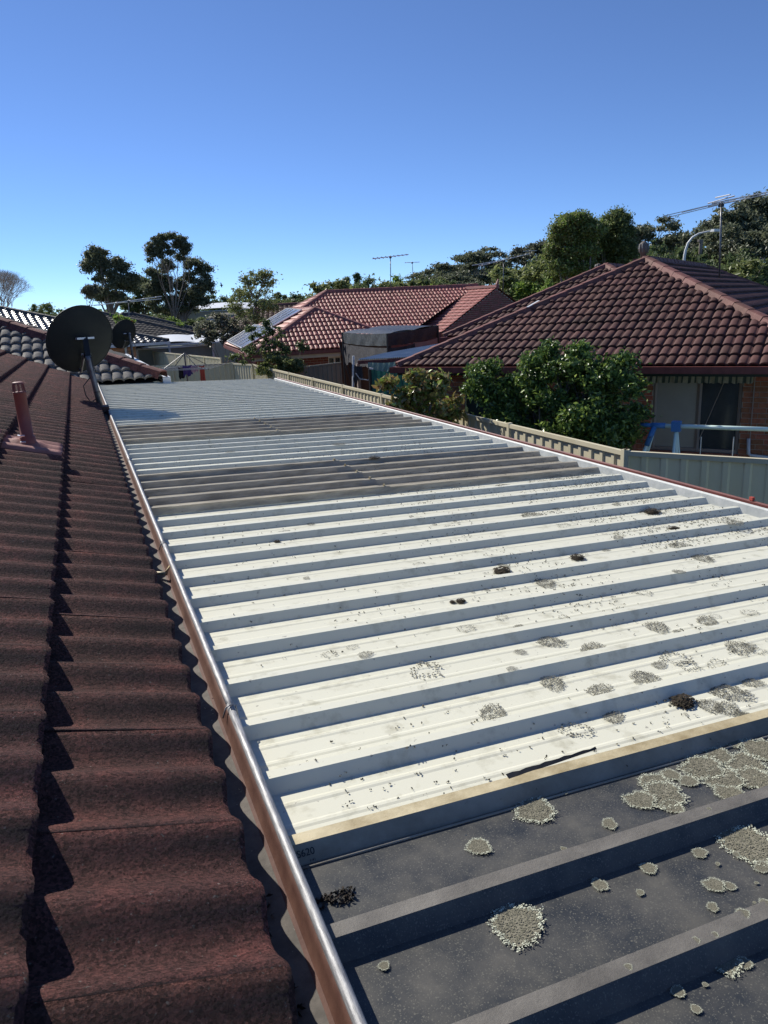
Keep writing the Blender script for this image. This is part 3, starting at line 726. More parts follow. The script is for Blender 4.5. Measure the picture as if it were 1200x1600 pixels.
# ---- lichen and moss
def patch_mesh(name, n, size, m, seed, hollow=0, dome=.0, m2=None):
    rs = np.random.RandomState(seed); ph = rs.uniform(0, 6.28, 4)
    def rimf(th): return 1 + .08 * np.sin(2 * th + ph[3]) + .07 * np.sin(3 * th + ph[0]) + .06 * np.sin(5 * th + ph[1]) + .05 * np.sin(11 * th + ph[2]) + .03 * np.sin(19 * th + ph[0])
    th = rs.uniform(0, 2 * np.pi, n); rim = rimf(th)
    r = (hollow + (1 - hollow) * rs.uniform(0, 1, n) ** .5) * (1 + .05 * rs.normal(size=n)); P = np.stack([np.cos(th) * r * rim, np.sin(th) * r * rim, dome * np.maximum(0, 1 - r ** 2) + rs.uniform(.010, .035, n)], 1)
    rad_d = np.stack([np.cos(th), np.sin(th), rs.uniform(-.05, .35, n)], 1) + rs.normal(size=(n, 3)) * np.array([.45, .45, .16])
    rad_d /= np.linalg.norm(rad_d, axis=1)[:, None]; sd = np.cross(rad_d, np.array([0, 0, 1.0]) + rs.normal(size=(n, 3)) * .14); sd /= np.linalg.norm(sd, axis=1)[:, None]
    sz = size * rs.uniform(.5, 1.3, n)[:, None]
    V = np.stack([P - rad_d * sz * .5, P + sd * sz * .42, P + rad_d * sz * .5, P - sd * sz * .42], 1).reshape(-1, 3); V[:, 2] = np.maximum(V[:, 2], .005)
    Fc = [(4 * i, 4 * i + 1, 4 * i + 2, 4 * i + 3) for i in range(n)]; fm = [1 if q > .78 and rs.rand() < .8 else 0 for q in r]; V = V.tolist(); q0 = len(V); k = 40
    if hollow == 0:
        for i in range(k): t = 2 * math.pi * i / k; q = .86 * rimf(t) * rs.uniform(.9, 1.06); V.append([math.cos(t) * q, math.sin(t) * q, .006])
        V.append([0, 0, dome * .7 + .012]); Fc += [(q0 + i, q0 + (i + 1) % k, q0 + k) for i in range(k)]; fm += [0] * k
    me = bpy.data.meshes.new(name); me.from_pydata(V, [], Fc); me.materials.append(m); me.materials.append(m2 or m); me.polygons.foreach_set('material_index', fm); me.update(); return me
pale = [patch_mesh('lichen_patch', 1500, .07, M['lichen_mid'], s, m2=M['lichen_pale']) for s in (1, 2)]
grey = [patch_mesh('lichen_patch', 800, .085, M['lichen_grey'], s, hollow=.03) for s in (3, 4, 5)]
ring = [patch_mesh('lichen_patch', 120, .13, M['lichen_grey'], s, hollow=.35) for s in (6, 7)]
mossm = [patch_mesh('moss_cushion', 260, .2, M['moss'], s, dome=.45) for s in (8, 9)]
def put(px, py, rp, kind, sq=1.0, name='lichen_patch', dz=.0):
    P = onroof(px, py, dz); ky = ((P.y - Y0) / PIT) % 1
    if ky * PIT < .022 or ky * PIT > PIT - .026: dz2 = RIBH if abs(ky * PIT if ky < .5 else PIT - ky * PIT) < .017 else .0
    else: dz2 = 0
    r = rp * P.length / F * 1.02; ov = ky * PIT + r * 1.15 - (PIT - .038)
    if ky * PIT < PIT - .03 and 0 < ov < .12: P.y -= ov * .7
    o = link(name, random.choice(kind), cp); o.location = Vector((P.x, P.y, zr(P.x) + dz2 + (.003 if P.y > Y0 - .02 else .008))) - wl(cp); o.rotation_euler.z = random.uniform(0, 6.28); o.scale = (r, r * sq * 1.5, r)
wh = [(667, 1049, 24), (515, 1024, 11), (550, 1012, 8), (572, 1037, 10), (770, 1115, 20), (893, 1137, 20), (950, 1115, 14), (863, 1068, 18), (937, 1080, 17), (860, 1003, 17), (727, 983, 12), (927, 1014, 17), (783, 966, 9), (1027, 981, 16), (1007, 1059, 17), (1130, 1077, 22), (1110, 1105, 16), (1135, 1108, 16), (1053, 1030, 20), (1078, 1042, 14), (1030, 1040, 10), (1155, 1014, 18), (1185, 1018, 10), (1104, 971, 14), (1170, 958, 10), (705, 827, 14), (832, 807, 17), (617, 840, 11), (880, 822, 10), (852, 912, 15), (1062, 853, 13), (1095, 872, 14), (785, 761, 13), (840, 753, 12), (865, 748, 9), (897, 745, 8), (1060, 808, 10), (1145, 826, 13), (655, 882, 8), (500, 828, 7), (445, 832, 8), (400, 868, 5), (740, 1078, 6), (813, 1020, 8), (800, 1060, 7), (530, 700, 9), (446, 702, 9), (250, 726, 8), (360, 712, 6), (600, 716, 7), (690, 808, 6), (760, 858, 6), (1000, 925, 12), (1060, 905, 8), (912, 868, 7), (965, 850, 8), (990, 1010, 8), (1120, 1040, 14), (1165, 1062, 12), (880, 965, 7)]
for x, y, r in wh: put(x, y, r, random.choice((grey, grey, ring)), .8)
for x, y, r in ((785, 894, 14), (902, 873, 11), (1057, 1093, 17), (585, 723, 8), (1015, 800, 11), (720, 941, 8), (833, 936, 7), (1053, 827, 7), (433, 847, 5), (252, 654, 7), (400, 655, 4), (707, 942, 5)): put(x, y, r, mossm, .8, 'moss_cushion')
dk = [(822, 1257, 26), (748, 1328, 16), (798, 1436, 33), (600, 1515, 7), (1000, 1255, 19), (1035, 1247, 28), (1022, 1228, 20), (1142, 1305, 33), (952, 1292, 10), (937, 1388, 10), (1013, 1362, 10), (1122, 1500, 24), (1093, 1338, 9), (1085, 1498, 5), (1165, 1120, 9), (1095, 1203, 26), (1130, 1222, 24), (1165, 1200, 26), (1190, 1176, 24), (1180, 1222, 24), (1110, 1178, 18), (1140, 1245, 18), (1075, 1225, 12), (1050, 1265, 14), (1150, 1500, 9), (1137, 1160, 16), (1048, 1215, 12), (1158, 1455, 8), (1190, 1360, 10), (1087, 1583, 6), (1052, 1548, 8), (937, 1583, 6), (980, 1540, 5), (1115, 1388, 12), (1140, 1390, 7), (1000, 1400, 5), (880, 1240, 4), (1194, 1440, 8)]
for x, y, r in dk: put(x, y, r, pale, .8)
rs = random.Random(77); nn_ = 0
while nn_ < 170:
    x, y = rs.uniform(.6, XR - .05), Y0 + rs.uniform(0.1, 16) * PIT * rs.random() ** .3
    if rs.random() > .1 + .9 * max(0, (x - .9) / 2.1): continue
    ky = ((y - Y0) / PIT) % 1 * PIT
    if ky < .03 or ky > PIT - .045: continue
    r_ = rs.choice((.006, .008, .011, .014, .02)); o = link('lichen_patch', rs.choice(grey + ring), cp); o.location = Vector((x, y, zr(x) + .003)) - wl(cp); o.rotation_euler.z = rs.uniform(0, 6.28); o.scale = (r_, r_ * rs.uniform(.8, 1.5), r_); nn_ += 1
nn_ = 0
while nn_ < 120:
    x, y = rs.uniform(.5, 1.9), Y0 - rs.uniform(.05, .8)
    if rs.random() > .1 + .9 * max(0, (x - .5) / 1.4): continue
    r_ = rs.choice((.003, .004, .005, .007, .010)); o = link('lichen_patch', rs.choice(pale), cp); ky = ((y - Y0) / PIT) % 1 * PIT
    o.location = Vector((x, y, zr(x) + .008 + (RIBH if ky < .015 or ky > PIT - .014 else 0))) - wl(cp); nn_ += 1
    if .015 <= ky < .03 or PIT - .042 < ky <= PIT - .014: bpy.data.objects.remove(o); continue
    o.rotation_euler.z = rs.uniform(0, 6.28); o.scale = (r_, r_ * rs.uniform(.8, 1.5), r_)
# crumbs of lichen too many to count
rs = np.random.RandomState(11); C = []; 
while len(C) < 9500:
    x, y = rs.uniform(.35, XR - .02), Y0 + rs.uniform(-3.5, 36) * PIT * (rs.rand() ** .4)
    p = .08 + .9 * max(0, (x - 1.1) / 1.9) ** 1.3
    p *= max(0, .35 + 1.6 * noise.noise(Vector((x * 2.3, y * 2.0, 7))))
    ky = ((y - Y0) / PIT) % 1 * PIT
    if rs.rand() > p: continue
    if y < Y0 - .03 and rs.rand() > .5: continue
    if ky > PIT - .040 and rs.rand() < .8: f_ = rs.uniform(0, 1); z = zr(x) + RIBH * f_ + .002; y = y - ky + PIT - .041 + .0255 * f_
    elif ky < .018 or ky > PIT - .018:
        if rs.rand() < .6: continue
        z = zr(x) + RIBH + .003
    else: z = zr(x) + .003
    C.append((x, y, z))
C = np.array(C); m1 = C[:, 1] < Y0 - .03
for sel, mm, sd in ((m1, M['lichen_pale'], 1), (~m1, M['lichen_grey'], 2)):
    cc = C[sel]; me = leaf_cloud('lichen_crumbs', cc, [(.006, .006, .001)] * len(cc), 3, .0055 if sd == 2 else .005, mm, sd, aspect=.8, up=1.5); o = link('lichen_crumbs', me, cp, -wl(cp)); o['kind'] = 'stuff'
cc = [(.245 + .07 * random.random(), 1.06 - .03 * random.random(), zr(.27) + .008) for _ in range(26)]
me = leaf_cloud('leaf_litter', cc, [(.008, .006, .003)] * 26, 6, .010, M['leaflitter'], 4); link('leaf_litter', me, cp, -wl(cp))['kind'] = 'stuff'

# ================================================================== RIGHT-HAND BRICK HOUSE
u = Vector((.588, -.809, 0)).normalized(); v = Vector((.809, .588, 0)).normalized()
RC = onz(620, 574, -1.1); EZR = -1.1
rh = thing('brick_house', (RC.x + 5, RC.y - 1, GZ), 'brick house with dark red tiled hip roof and striped window awning, at the right', 'house', 'houses')
tr = tile_mesh('tile_right', .30, .34, .034, 2, 6, .046, M['tile_right'], drop=.038, roman=True)
cr = cap_mesh('cap_right', .115, .38, M['cap_right'], .040)
_r = ray(1010, 403); _h = u + v; _den = _h.x * _r.y - _h.y * _r.x; run = -(RC.x * _r.y - RC.y * _r.x) / _den
_P = RC + _h * run; PR = math.degrees(math.atan2(_r.z * _P.to_2d().length / math.hypot(_r.x, _r.y) - EZR - .06, run))
cR, sR = math.cos(rad(PR)), math.sin(rad(PR)); LR = run * 2; TR = run / cR
O = Vector((RC.x, RC.y, EZR)); RWD = 14.0
sf = v * cR + Z3 * sR
tile_plane(rh, O, u, sf, [(0, 0), (LR, 0), (run, TR)], tr, .30, .30, M['tile_right'], nmax=300)
tile_plane(rh, O + u * LR, v, -u * cR + Z3 * sR, [(0, 0), (RWD, 0), (RWD - run, TR), (run, TR)], tr, .30, .30, M['tile_right'], nmax=200)
tile_plane(rh, O + v * RWD, -v, u * cR + Z3 * sR, [(0, 0), (RWD, 0), (RWD - run, TR), (run, TR)], tr, .30, .30, M['tile_right'], nmax=60)
AP = O + u * run + v * run + Z3 * run * math.tan(rad(PR)); AQ = O + u * run + v * (RWD - run) + Z3 * run * math.tan(rad(PR))
cap_line(rh, O, AP, cr, .38, name='hip_cap'); cap_line(rh, O + u * LR, AP, cr, .38, name='hip_cap'); cap_line(rh, AP, AQ, cr, .38); cap_line(rh, O + u * LR + v * RWD, AQ, cr, .38, name='hip_cap')
b = B()
for a_, b_, n_ in ((O, O + u * LR, -v), (O + u * LR, O + u * LR + v * RWD, u), (O + v * RWD, O, -u)):
    b.bar(a_ + n_ * .055 - Z3 * .045 - (b_ - a_).normalized() * .1, b_ + n_ * .055 - Z3 * .045 + (b_ - a_).normalized() * .1, .11, .11)
b.build('gutter', M['maroon'], rh)
b = B(); b.bar(O - Z3 * .125 + v * .02, O + u * LR - Z3 * .125 + v * .02, .03, .05); b.build('fascia', M['greentrim'], rh)
b = B(); q = [O + u * .02 + v * .04, O + u * LR + v * .04, O + u * LR + v * RWD, O + v * RWD]; b.add([p - Z3 * .152 for p in q], [(0, 1, 2, 3)]); b.build('soffit', M['greentrim'], rh)
# walls: left part stands forward, the window wall is set back
WT = EZR - .155
def hit(px, py, off):      # point on a wall plane parallel to u at depth `off` behind the eave
    r = ray(px, py); k = ((O + v * off).dot(v)) / r.dot(v); return r * k
OF, OB = .45, 1.0
s_ret = (hit(985, 620, OF) - O).dot(u); s_l = .75
sx0, sx1 = (hit(1020, 620, OB) - O).dot(u), (hit(1160, 620, OB) - O).dot(u)
zt, zb = hit(1080, 596, OB).z, hit(1090, 706, OB).z
wa = O + u * s_l + v * OF; wb_ = O + u * s_ret + v * OF
dz0, dz1 = (hit(726, 620, OF) - O).dot(u) - s_l, (hit(790, 620, OF) - O).dot(u) - s_l
brick_wall(rh, wa, wb_, GZ, WT, M['brick'], nmax=150, zvis=-2.6, holes=[(dz0, dz1, GZ, WT - .1)])
brick_wall(rh, wb_, O + u * s_ret + v * OB, GZ, WT, M['brick'], nmax=80, zvis=-2.7)
w0 = O + u * s_ret + v * OB
brick_wall(rh, w0, O + u * (LR - .45) + v * OB, GZ, WT, M['brick'], nmax=300, zvis=-2.75, holes=[(sx0 - s_ret, sx1 - s_ret, zb, WT + .001)])
b = B(); e = O + u * (LR - .45) + v * OB; f = e + v * 11.5
b.quad((e.x, e.y, GZ), (f.x, f.y, GZ), (f.x, f.y, WT), (e.x, e.y, WT)); g1 = O + u * s_l + v * OF; g2 = g1 + v * 12
b.quad((g2.x, g2.y, GZ), (g1.x, g1.y, GZ), (g1.x, g1.y, WT), (g2.x, g2.y, WT)); b.build('side_wall', M['brick'], rh)
B().box(wa + u * (dz0 + dz1) / 2 + v * .10 + Z3 * ((GZ + WT) / 2 - wa.z), dz1 - dz0, .04, WT - GZ, (u, v, Z3)).build('dark_infill', M['greentrim'], rh)  # dark panel filling the opening in the left wall
# window: frame, two panes, sill, awning
wn = O + v * (OB + .05)
def wp(s, z, off=0): p = O + u * s + v * (OB + off); return Vector((p.x, p.y, z))
zt2 = WT - .02; sm = (hit(1092, 620, OB) - O).dot(u)
fr = B(); fw = .05
for s_ in (sx0 + fw / 2, sx1 - fw / 2, sm): fr.bar(wp(s_, zb + .0, .05), wp(s_, zt2, .05), fw, .06)
fr.bar(wp(sx0, zb + .03, .051), wp(sx1, zb + .03, .051), .058, .05); fr.bar(wp(sx0, zt2 - .03, .051), wp(sx1, zt2 - .03, .051), .058, .05)
fo = fr.build('window', M['frame'], rh)
B().box((wp(sx0, (zb + zt2) / 2, .065) + wp(sm, (zb + zt2) / 2, .065)) / 2, sm - sx0, .01, zt2 - zb, (u, v, Z3)).build('pane', M['glass_l'], fo, label='pale flyscreened window pane')
B().box((wp(sm, (zb + zt2) / 2, .075) + wp(sx1, (zb + zt2) / 2, .075)) / 2, sx1 - sm, .01, zt2 - zb, (u, v, Z3)).build('pane', M['glass_d'], fo, label='dark window pane')
B().box((wp(sx0, zb - .04, -.01) + wp(sx1, zb - .04, -.01)) / 2, sx1 - sx0, .14, .07, (u, v, Z3)).build('sill', M['brick'], fo)
# back-of-window cross bracing rod seen through/at the glass
B().tube([hit(1131, 598, OB - .02), hit(1090, 692, OB - .02)], .008, 6).build('awning_rod', M['frame'], rh)
aw = B(); n = 32; az0, az1 = hit(1080, 582, OB - .15).z, hit(1080, 599, OB - .3).z; s0_, s1_ = (hit(1009, 590, OB - .2) - O).dot(u), (hit(1177, 590, OB - .2) - O).dot(u)
V = []; Fc = []; fm = []
for i in range(n * 2 + 1):
    s_ = s0_ + (s1_ - s0_) * i / (n * 2); zz = az1 - .012 * abs(math.sin(i * math.pi / 4)) + .006 * math.sin(i * .9)
    V += [wp(s_, az0 + .03, -.05), wp(s_, (az0 + az1) / 2 + .04, -.14 + .008 * math.sin(i)), wp(s_, zz, -.18 + .012 * math.sin(i * 1.3))]
for i in range(n * 2):
    for j in (0, 1): Fc.append((3 * i + j, 3 * i + j + 1, 3 * i + 3 + j + 1, 3 * i + 3 + j)); fm.append(1 if (i // 2) % 4 == 1 else (1 if (i % 8) == 6 else 0))
mesh_obj('awning', V, Fc, None, rh, mats=[M['awning_cream'], M['awning_green']], fm=fm)
# roof second block, farther back
C2 = atd(692, 529, 20); C2 = Vector((C2.x, C2.y, -.80)); run2 = 3.3; P2 = 26
c2_, s2_ = math.cos(rad(P2)), math.sin(rad(P2)); T2 = run2 / c2_
tile_plane(rh, C2, u, v * c2_ + Z3 * s2_, [(0, 0), (6.6, 0), (3.3, T2)], tr, .30, .30, M['tile_right'], nmax=120)
tile_plane(rh, C2 + v * 10, -v, u * c2_ + Z3 * s2_, [(0, 0), (10, 0), (10 - run2, T2), (run2, T2)], tr, .30, .30, M['tile_right'], nmax=0)
A2 = C2 + u * run2 + v * run2 + Z3 * run2 * math.tan(rad(P2)); cap_line(rh, C2, A2, cr, .38, name='hip_cap'); cap_line(rh, A2, A2 + v * 4, cr, .38); cap_line(rh, C2 + u * 6.6, A2, cr, .38, name='hip_cap')
b = B(); b.bar(C2 - v * .05 - Z3 * .05, C2 + u * 6.6 - v * .05 - Z3 * .05, .11, .11); b.bar(C2 - u * .05 - Z3 * .05, C2 + v * 10 - u * .05 - Z3 * .05, .11, .11); b.build('gutter', M['maroon'], rh)
def wallbox(name, root, c0, uu, vv, L, W, z0, z1, m): 
    b = B(); c = Vector((c0.x, c0.y, 0)); p = [c, c + uu * L, c + uu * L + vv * W, c + vv * W]
    for k in range(4): a, d = p[k], p[(k + 1) % 4]; b.quad((a.x, a.y, z0), (d.x, d.y, z0), (d.x, d.y, z1), (a.x, a.y, z1))
    b.add([(q.x, q.y, z1) for q in p], [(0, 1, 2, 3)]); return b.build(name, m, root)
wallbox('wall', rh, C2 + u * .5 + v * .5, u, v, 5.6, 9, GZ, -.9, M['brick'])
# roof vents (terracotta cowls) and loose white capping, pointing stains
for px, py, pyt, d in ((935, 419, 409, (A2 - Vector((0, 0, 0))).length), (1005, 402, 377, AP.length + .4)):
    p0 = atd(px, py + 4, math.hypot(*atd(px, py, 1).to_2d()) * d); r_ = ray(px, py); h = (py - pyt) * d / F
    b = B(); b.tube([p0 - Z3 * .1, p0 + Z3 * h * .35, p0 + Z3 * h * .38, p0 + Z3 * h * .6, p0 + Z3 * h * .85, p0 + Z3 * h], [.06, .06, .085, .10, .085, .02], 14)
    o_ = b.build('roof_cowl', M['tile_brown'], rh, smooth=True)
    b = B()
    for k in range(10):
        a = k * .628; q_ = Vector((math.cos(a), math.sin(a), 0)); b.tube([p0 + q_ * .088 + Z3 * h * .40, p0 + q_ * .105 + Z3 * h * .6, p0 + q_ * .088 + Z3 * h * .86], .006, 4)
    b.build('cowl_vane', M['mast'], o_)
    B().box(p0 - Z3 * .0, .34, .3, .05, (u, v, Z3)).build('cowl_flashing', M['cap_right'] if pyt < 400 else M['white_steel'], o_)
p0 = atd(825, 478, 15.2); B().bar(atd(824, 480, 15.3), atd(842, 470, 15.6), .05, .015).build('loose_flashing', M['white_steel'], rh)
# downpipe at the right of the window
dp = wp((hit(1176, 640, OB) - O).dot(u), 0, -.04)
B().tube([(dp.x, dp.y, WT), (dp.x, dp.y, zb + .15)], .009, 6).build('conduit', M['frame'], rh)
B().tube([wp((hit(1174, 640, OB) - O).dot(u), zb + .28, -.05), wp((hit(1176, 640, OB) - O).dot(u), zb + .03, -.07), wp((hit(1180, 640, OB) - O).dot(u), zb, -.08), wp((hit(1225, 640, OB) - O).dot(u), zb - .03, -.08)], .028, 8).build('waste_pipe', M['white_steel'], rh, smooth=True)

# ================================================================== ANTENNAS
def antenna(label, base, top, boom_dir, L, n, el=.5, up_tilt=0, second=None, r=.018, m=None, el_dir=None, elr=.010):
    t = thing('tv_antenna', base, label, 'tv antenna', 'tv antennas on the roofs'); base, top = Vector(base), Vector(top)
    m = m or M['alu']; d = Vector(boom_dir).normalized(); x = (Vector(el_dir) if el_dir else d.cross(Z3)).normalized()
    B().tube([base, top + Z3 * .05], r, 8).build('mast', M['mast'], t, smooth=True)
    B().bar(top - d * L * .5, top + d * L * .5, .03).build('boom', m, t)
    for i in range(n):
        p = top - d * L * .5 + d * L * (i + .5) / n; l = el * (1 - .55 * i / n)
        B().tube([p - x * l, p + x * l], elr, 5).build('element', m, t)
    B().box(top - Z3 * .03, .08, .08, .07).build('junction_box', M['black'], t)
    if second:
        B().bar(top + Vector(second[0]), top + Vector(second[1]), .025).build('boom', m, t)
    return t
pa_ = aty(1125, 432, 0.1) ; ab = O + u * 5.6 + v * 6.0
k_ = 17.6; ab = atd(1124, 434, k_); at_ = atd(1127, 318, k_)
ta = antenna('tall tv antenna with long rod elements on the right-hand red brown roof', ab, at_, ray(1200, 303) - ray(1127, 318), .5, 1, .1)
for i, (x0, y0, x1, y1) in enumerate(((1035, 338, 1120, 318), (1042, 340, 1124, 320), (1065, 332, 1130, 316), (1112, 318, 1240, 292), (1120, 320, 1230, 297), (1106, 318, 1148, 306), (1118, 309, 1141, 304))):
    B().tube([atd(x0, y0, k_ - .4 + i * .1), atd(x1, y1, k_ + .3 - i * .1)], .013 if i > 2 else .008, 6).build('element', M['alu'], ta)
antenna('small white tv antenna on a thin mast, left one above the red roof', atd(611, 470, 32), atd(610, 401, 32), (.9, -.5, .06), 1.5, 9, .42, m=M['white_steel'], elr=.022)  # white colour and thick rods imitate the glint of the metal head
antenna('tiny far tv antenna just right of the white one above red roof', atd(646, 440, 46), atd(644, 410, 46), (1, -.2, 0), .9, 4, .4)
antenna('white tv antenna by the brick gable with a wide flat head', atd(786, 462, 34), atd(787, 406, 34), (1, -.45, .2), 2.2, 7, .30, second=((-1.25, .55, -.16), (.1, 0, .02)), m=M['white_steel'], elr=.024)  # glinting head painted white, its rods thickened to match
antenna('very small tv antenna among treetops, right of the gable antenna', atd(829, 420, 70), atd(828, 392, 70), (1, -.3, 0), 1.2, 3, .3)
antenna('wide silver tv antenna behind the satellite dishes at the left', atd(203, 520, 34), atd(201, 470, 34), (1, .25, .10), 2.9, 5, .3, second=((-1.5, .3, -.12), (1.3, -.3, .02)), m=M['white_steel'], elr=.016)  # white stands in for the glint on the metal
antenna('tiny twin headed antenna above the far roof at far left', atd(82, 492, 60), atd(81, 480, 60), (1, 0, 0), .5, 2, .3)

# ================================================================== STREET LIGHTS
sl_ = thing('street_lamp', atd(1068, 440, 48), 'curved arm street lamp rising behind the right-hand roof ridge', 'street lamp'); sl_.location.z = GZ
pts = [Vector((*atd(1068, 440, 48).to_2d(), GZ))] + [atd(x, y, 48) for x, y in ((1069, 404), (1071, 392), (1075, 380), (1082, 371), (1092, 365), (1105, 362), (1114, 361))]
B().tube(pts, [.09, .075, .07, .065, .06, .055, .05, .05], 8).build('lamp_pole', M['white_steel'], sl_, smooth=True)
B().box(atd(1119, 360, 48), .55, .25, .14).build('lamp_head', M['white_steel'], sl_)
pp = atd(1094, 400, 60); po = thing('utility_pole', (pp.x, pp.y, GZ), 'short dark pole standing right of the curved street lamp', 'pole')
B().tube([(pp.x, pp.y, GZ), (pp.x, pp.y, atd(1094, 376, 60).z)], .12, 8).build('pole_shaft', M['bark'], po); B().box(atd(1094, 376, 60), .35, .2, .15).build('pole_cap', M['bark'], po)

# ================================================================== FENCES
fa = onz(976, 705, -1.60)
fence(fa, onz(396, 569.5, -1.60), -1.60, 1.95, M['cream'], 'long cream steel fence running from front right corner to the far yard', side=-1)
fb = fa + u * 5.5; fence(fa + u * .02, fb, -1.60, 1.95, M['cream_lifted'], 'shaded cream steel fence below the striped awning window at right', M['cream'], side=1)
f1, f2 = Vector((2.4, 31.4, -1.60)), Vector((5.55, 29.9, -1.60))
fence(onz(180, 574, -1.60), onz(362, 567.5, -1.60), -1.60, 1.95, M['cream'], 'tan steel fence across the yard behind the clothes line', side=1)
fence(onz(364, 567.5, -1.60), onz(394, 569.5, -1.60), -1.60, 1.95, M['cream'], 'short cream fence piece joining the yard corner near the green bush', side=1)
fence(onz(210, 546, -1.60), onz(345, 559.5, -1.60), -1.60, 1.95, M['cream'], 'farther cream fence in front of the white shed roofs', side=1)
fence(onz(462, 574.5, -1.60), onz(560, 562.5, -1.60), -1.60, 1.95, M['greyfence'], 'grey green fence under the terracotta roof, partly behind the bush', side=1)

# ================================================================== RED TILED HOUSE (middle)
red = thing('brick_house', (10, 26, GZ), 'brick house with bright terracotta tiled hip roof and solar panels, mid picture', 'house', 'houses')
tred = tile_mesh('tile_red', .34, .375, .055, 2, 6, .05, M['tile_red'], drop=.045, roman=True)
cred = cap_mesh('cap_red', .14, .40, M['cap_red'], .06)
ux, vy = Vector((1, 0, 0)), Vector((0, 1, 0))
ur = Vector((1, -.10, 0)).normalized(); vr = Vector((.10, 1, 0)).normalized()
KR = 1.164; MC = Vector((4.75, 21.95, -1.1)) * KR + vr * 2.8 * KR; MP = 26; cM, sM = math.cos(rad(MP)), math.sin(rad(MP)); rM = 3.7 * KR; TM = rM / cM; sFM = vr * cM + Z3 * sM
def on_plane(px, py, P0, n): r_ = ray(px, py); return r_ * (P0.dot(n) / r_.dot(n))
nM = ur.cross(sFM); mt_ = on_plane(745, 447, MC, nM) - MC; mb_ = on_plane(640, 522, MC, nM) - MC
st, sb, tb_ = mt_.dot(ur), mb_.dot(ur), mb_.dot(sFM); sb0 = sb - (st - sb) * tb_ / (TM - tb_)
tile_plane(red, MC, ur, sFM, [(0, 0), (sb0, 0), (st, TM), (rM, TM)], tred, .34, .335, M['tile_red'], nmax=300)
tile_plane(red, MC + vr * 2 * rM, -vr, ur * cM + Z3 * sM, [(0, 0), (2 * rM, 0), (rM, TM)], tred, .34, .335, M['tile_red'], nmax=60)
tile_plane(red, MC + vr * 2 * rM + ur * st, -ur, -vr * cM + Z3 * sM, [(0, 0), (st, 0), (st - rM, TM), (0, TM)], tred, .34, .335, M['tile_red'], nmax=0)
MA = MC + (ur + vr) * rM + Z3 * rM * math.tan(rad(MP)); MB = MC + ur * st + vr * rM + Z3 * rM * math.tan(rad(MP))
cap_line(red, MC, MA, cred, .4, name='hip_cap'); cap_line(red, MC + vr * 2 * rM, MA, cred, .4, name='hip_cap'); cap_line(red, MA, MB, cred, .4)
wallbox('wall', red, MC + ur * .5 + vr * .6, ur, vr, st - .5, 2 * rM - 1.1, GZ, -1.4, M['gablebrick'])
b = B(); b.bar(MC - ur * .05 - Z3 * .05, MC + vr * 2 * rM - ur * .05 - Z3 * .05, .12, .13); b.bar(MC - vr * .05 - Z3 * .05, MC + ur * sb0 - vr * .05 - Z3 * .05, .12, .13); b.build('gutter', M['maroon'], red)
hip_block(red, (4.70 * KR, 21.95 * KR), ur, vr, 4.9 * KR, 9.0 * KR, -1.1 * KR, 26, tred, .34, .335, M['tile_red'], cred, sides='FLR', nmax=200, wall=None)
# front wall of the low wing in bricks, with its window
wA = Vector((4.7, 21.95, 0)) * KR + ur * .55 + vr * .5; wB = wA + ur * 4.6; hx = [(lambda q: (q - wA).dot(ur))(ray(p_, 550) * (wA.dot(vr) / ray(p_, 550).dot(vr))) for p_ in (512, 532)]
brick_wall(red, wA, wB, GZ, -1.38, M['gablebrick'], nmax=140, holes=[(hx[0], hx[1], -2.5, -1.55)], zvis=-2.2)
b = B(); W0, W1 = wA + ur * hx[0] + vr * .05, wA + ur * hx[1] + vr * .05
def zz(p, z): return Vector((p.x, p.y, z))
for p_ in (W0, (W0 + W1) / 2, W1): b.bar(zz(p_, -2.5), zz(p_, -1.55), .06)
b.bar(zz(W0, -1.58), zz(W1, -1.58), .06); wo = b.build('window', M['white_steel'], red)
b = B(); b.quad(zz(W0 + vr * .04, -2.5), zz(W1 + vr * .04, -2.5), zz(W1 + vr * .04, -1.55), zz(W0 + vr * .04, -1.55)); b.build('pane', M['glass_d'], wo)
c_0 = Vector((4.70, 21.95, 0)) * KR; B().bar(zz(c_0, -1.45), zz(c_0 + ur * 4.9 * KR, -1.45), .03, .14).build('fascia', M['beige'], red)
# finial on the ridge end
p = MA; B().tube([p - Z3 * .15, p + Z3 * .05, p + Vector((.05, 0, .18))], [.13, .10, .02], 8).build('finial', M['maroon'], red)
p = atd(608, 450, 29.5)
# solar panels on the left slope
def on_left(px, py, dz=.20):
    r = ray(px, py); tp = math.tan(rad(26)); r_n = Vector((ur.x, ur.y, 0)); c_ = MC.dot(r_n); k = (-1.1 * KR + dz - c_ * tp) / (r.z - tp * r.dot(r_n)); return r * k
def solar(c, nn, label):
    a, b_, c_, d = [on_left(*q) for q in c]; t = thing('solar_array', tuple((a + c_) / 2), label, 'solar panels', 'solar panels on the terracotta roof')
    for i in range(nn):
        A, Bq, Cq, D = a.lerp(d, i / nn), a.lerp(d, (i + 1) / nn), b_.lerp(c_, (i + 1) / nn), b_.lerp(c_, i / nn)
        n_ = (Bq - A).cross(D - A).normalized(); n_ = n_ if n_.z > 0 else -n_
        m_ = B(); m_.add([p + n_ * o_ for o_ in (0, -.04) for p in (A, Bq, Cq, D)], [(0, 1, 2, 3), (7, 6, 5, 4), (0, 4, 5, 1), (1, 5, 6, 2), (2, 6, 7, 3), (3, 7, 4, 0)]); po_ = m_.build('solar_panel', M['solar'], t)
        fr = B()
        for p, q in ((A, Bq), (Bq, Cq), (Cq, D), (D, A)): fr.bar(p + n_ * .005, q + n_ * .005, .05, .03)
        fr.build('frame', M['alu'], po_)
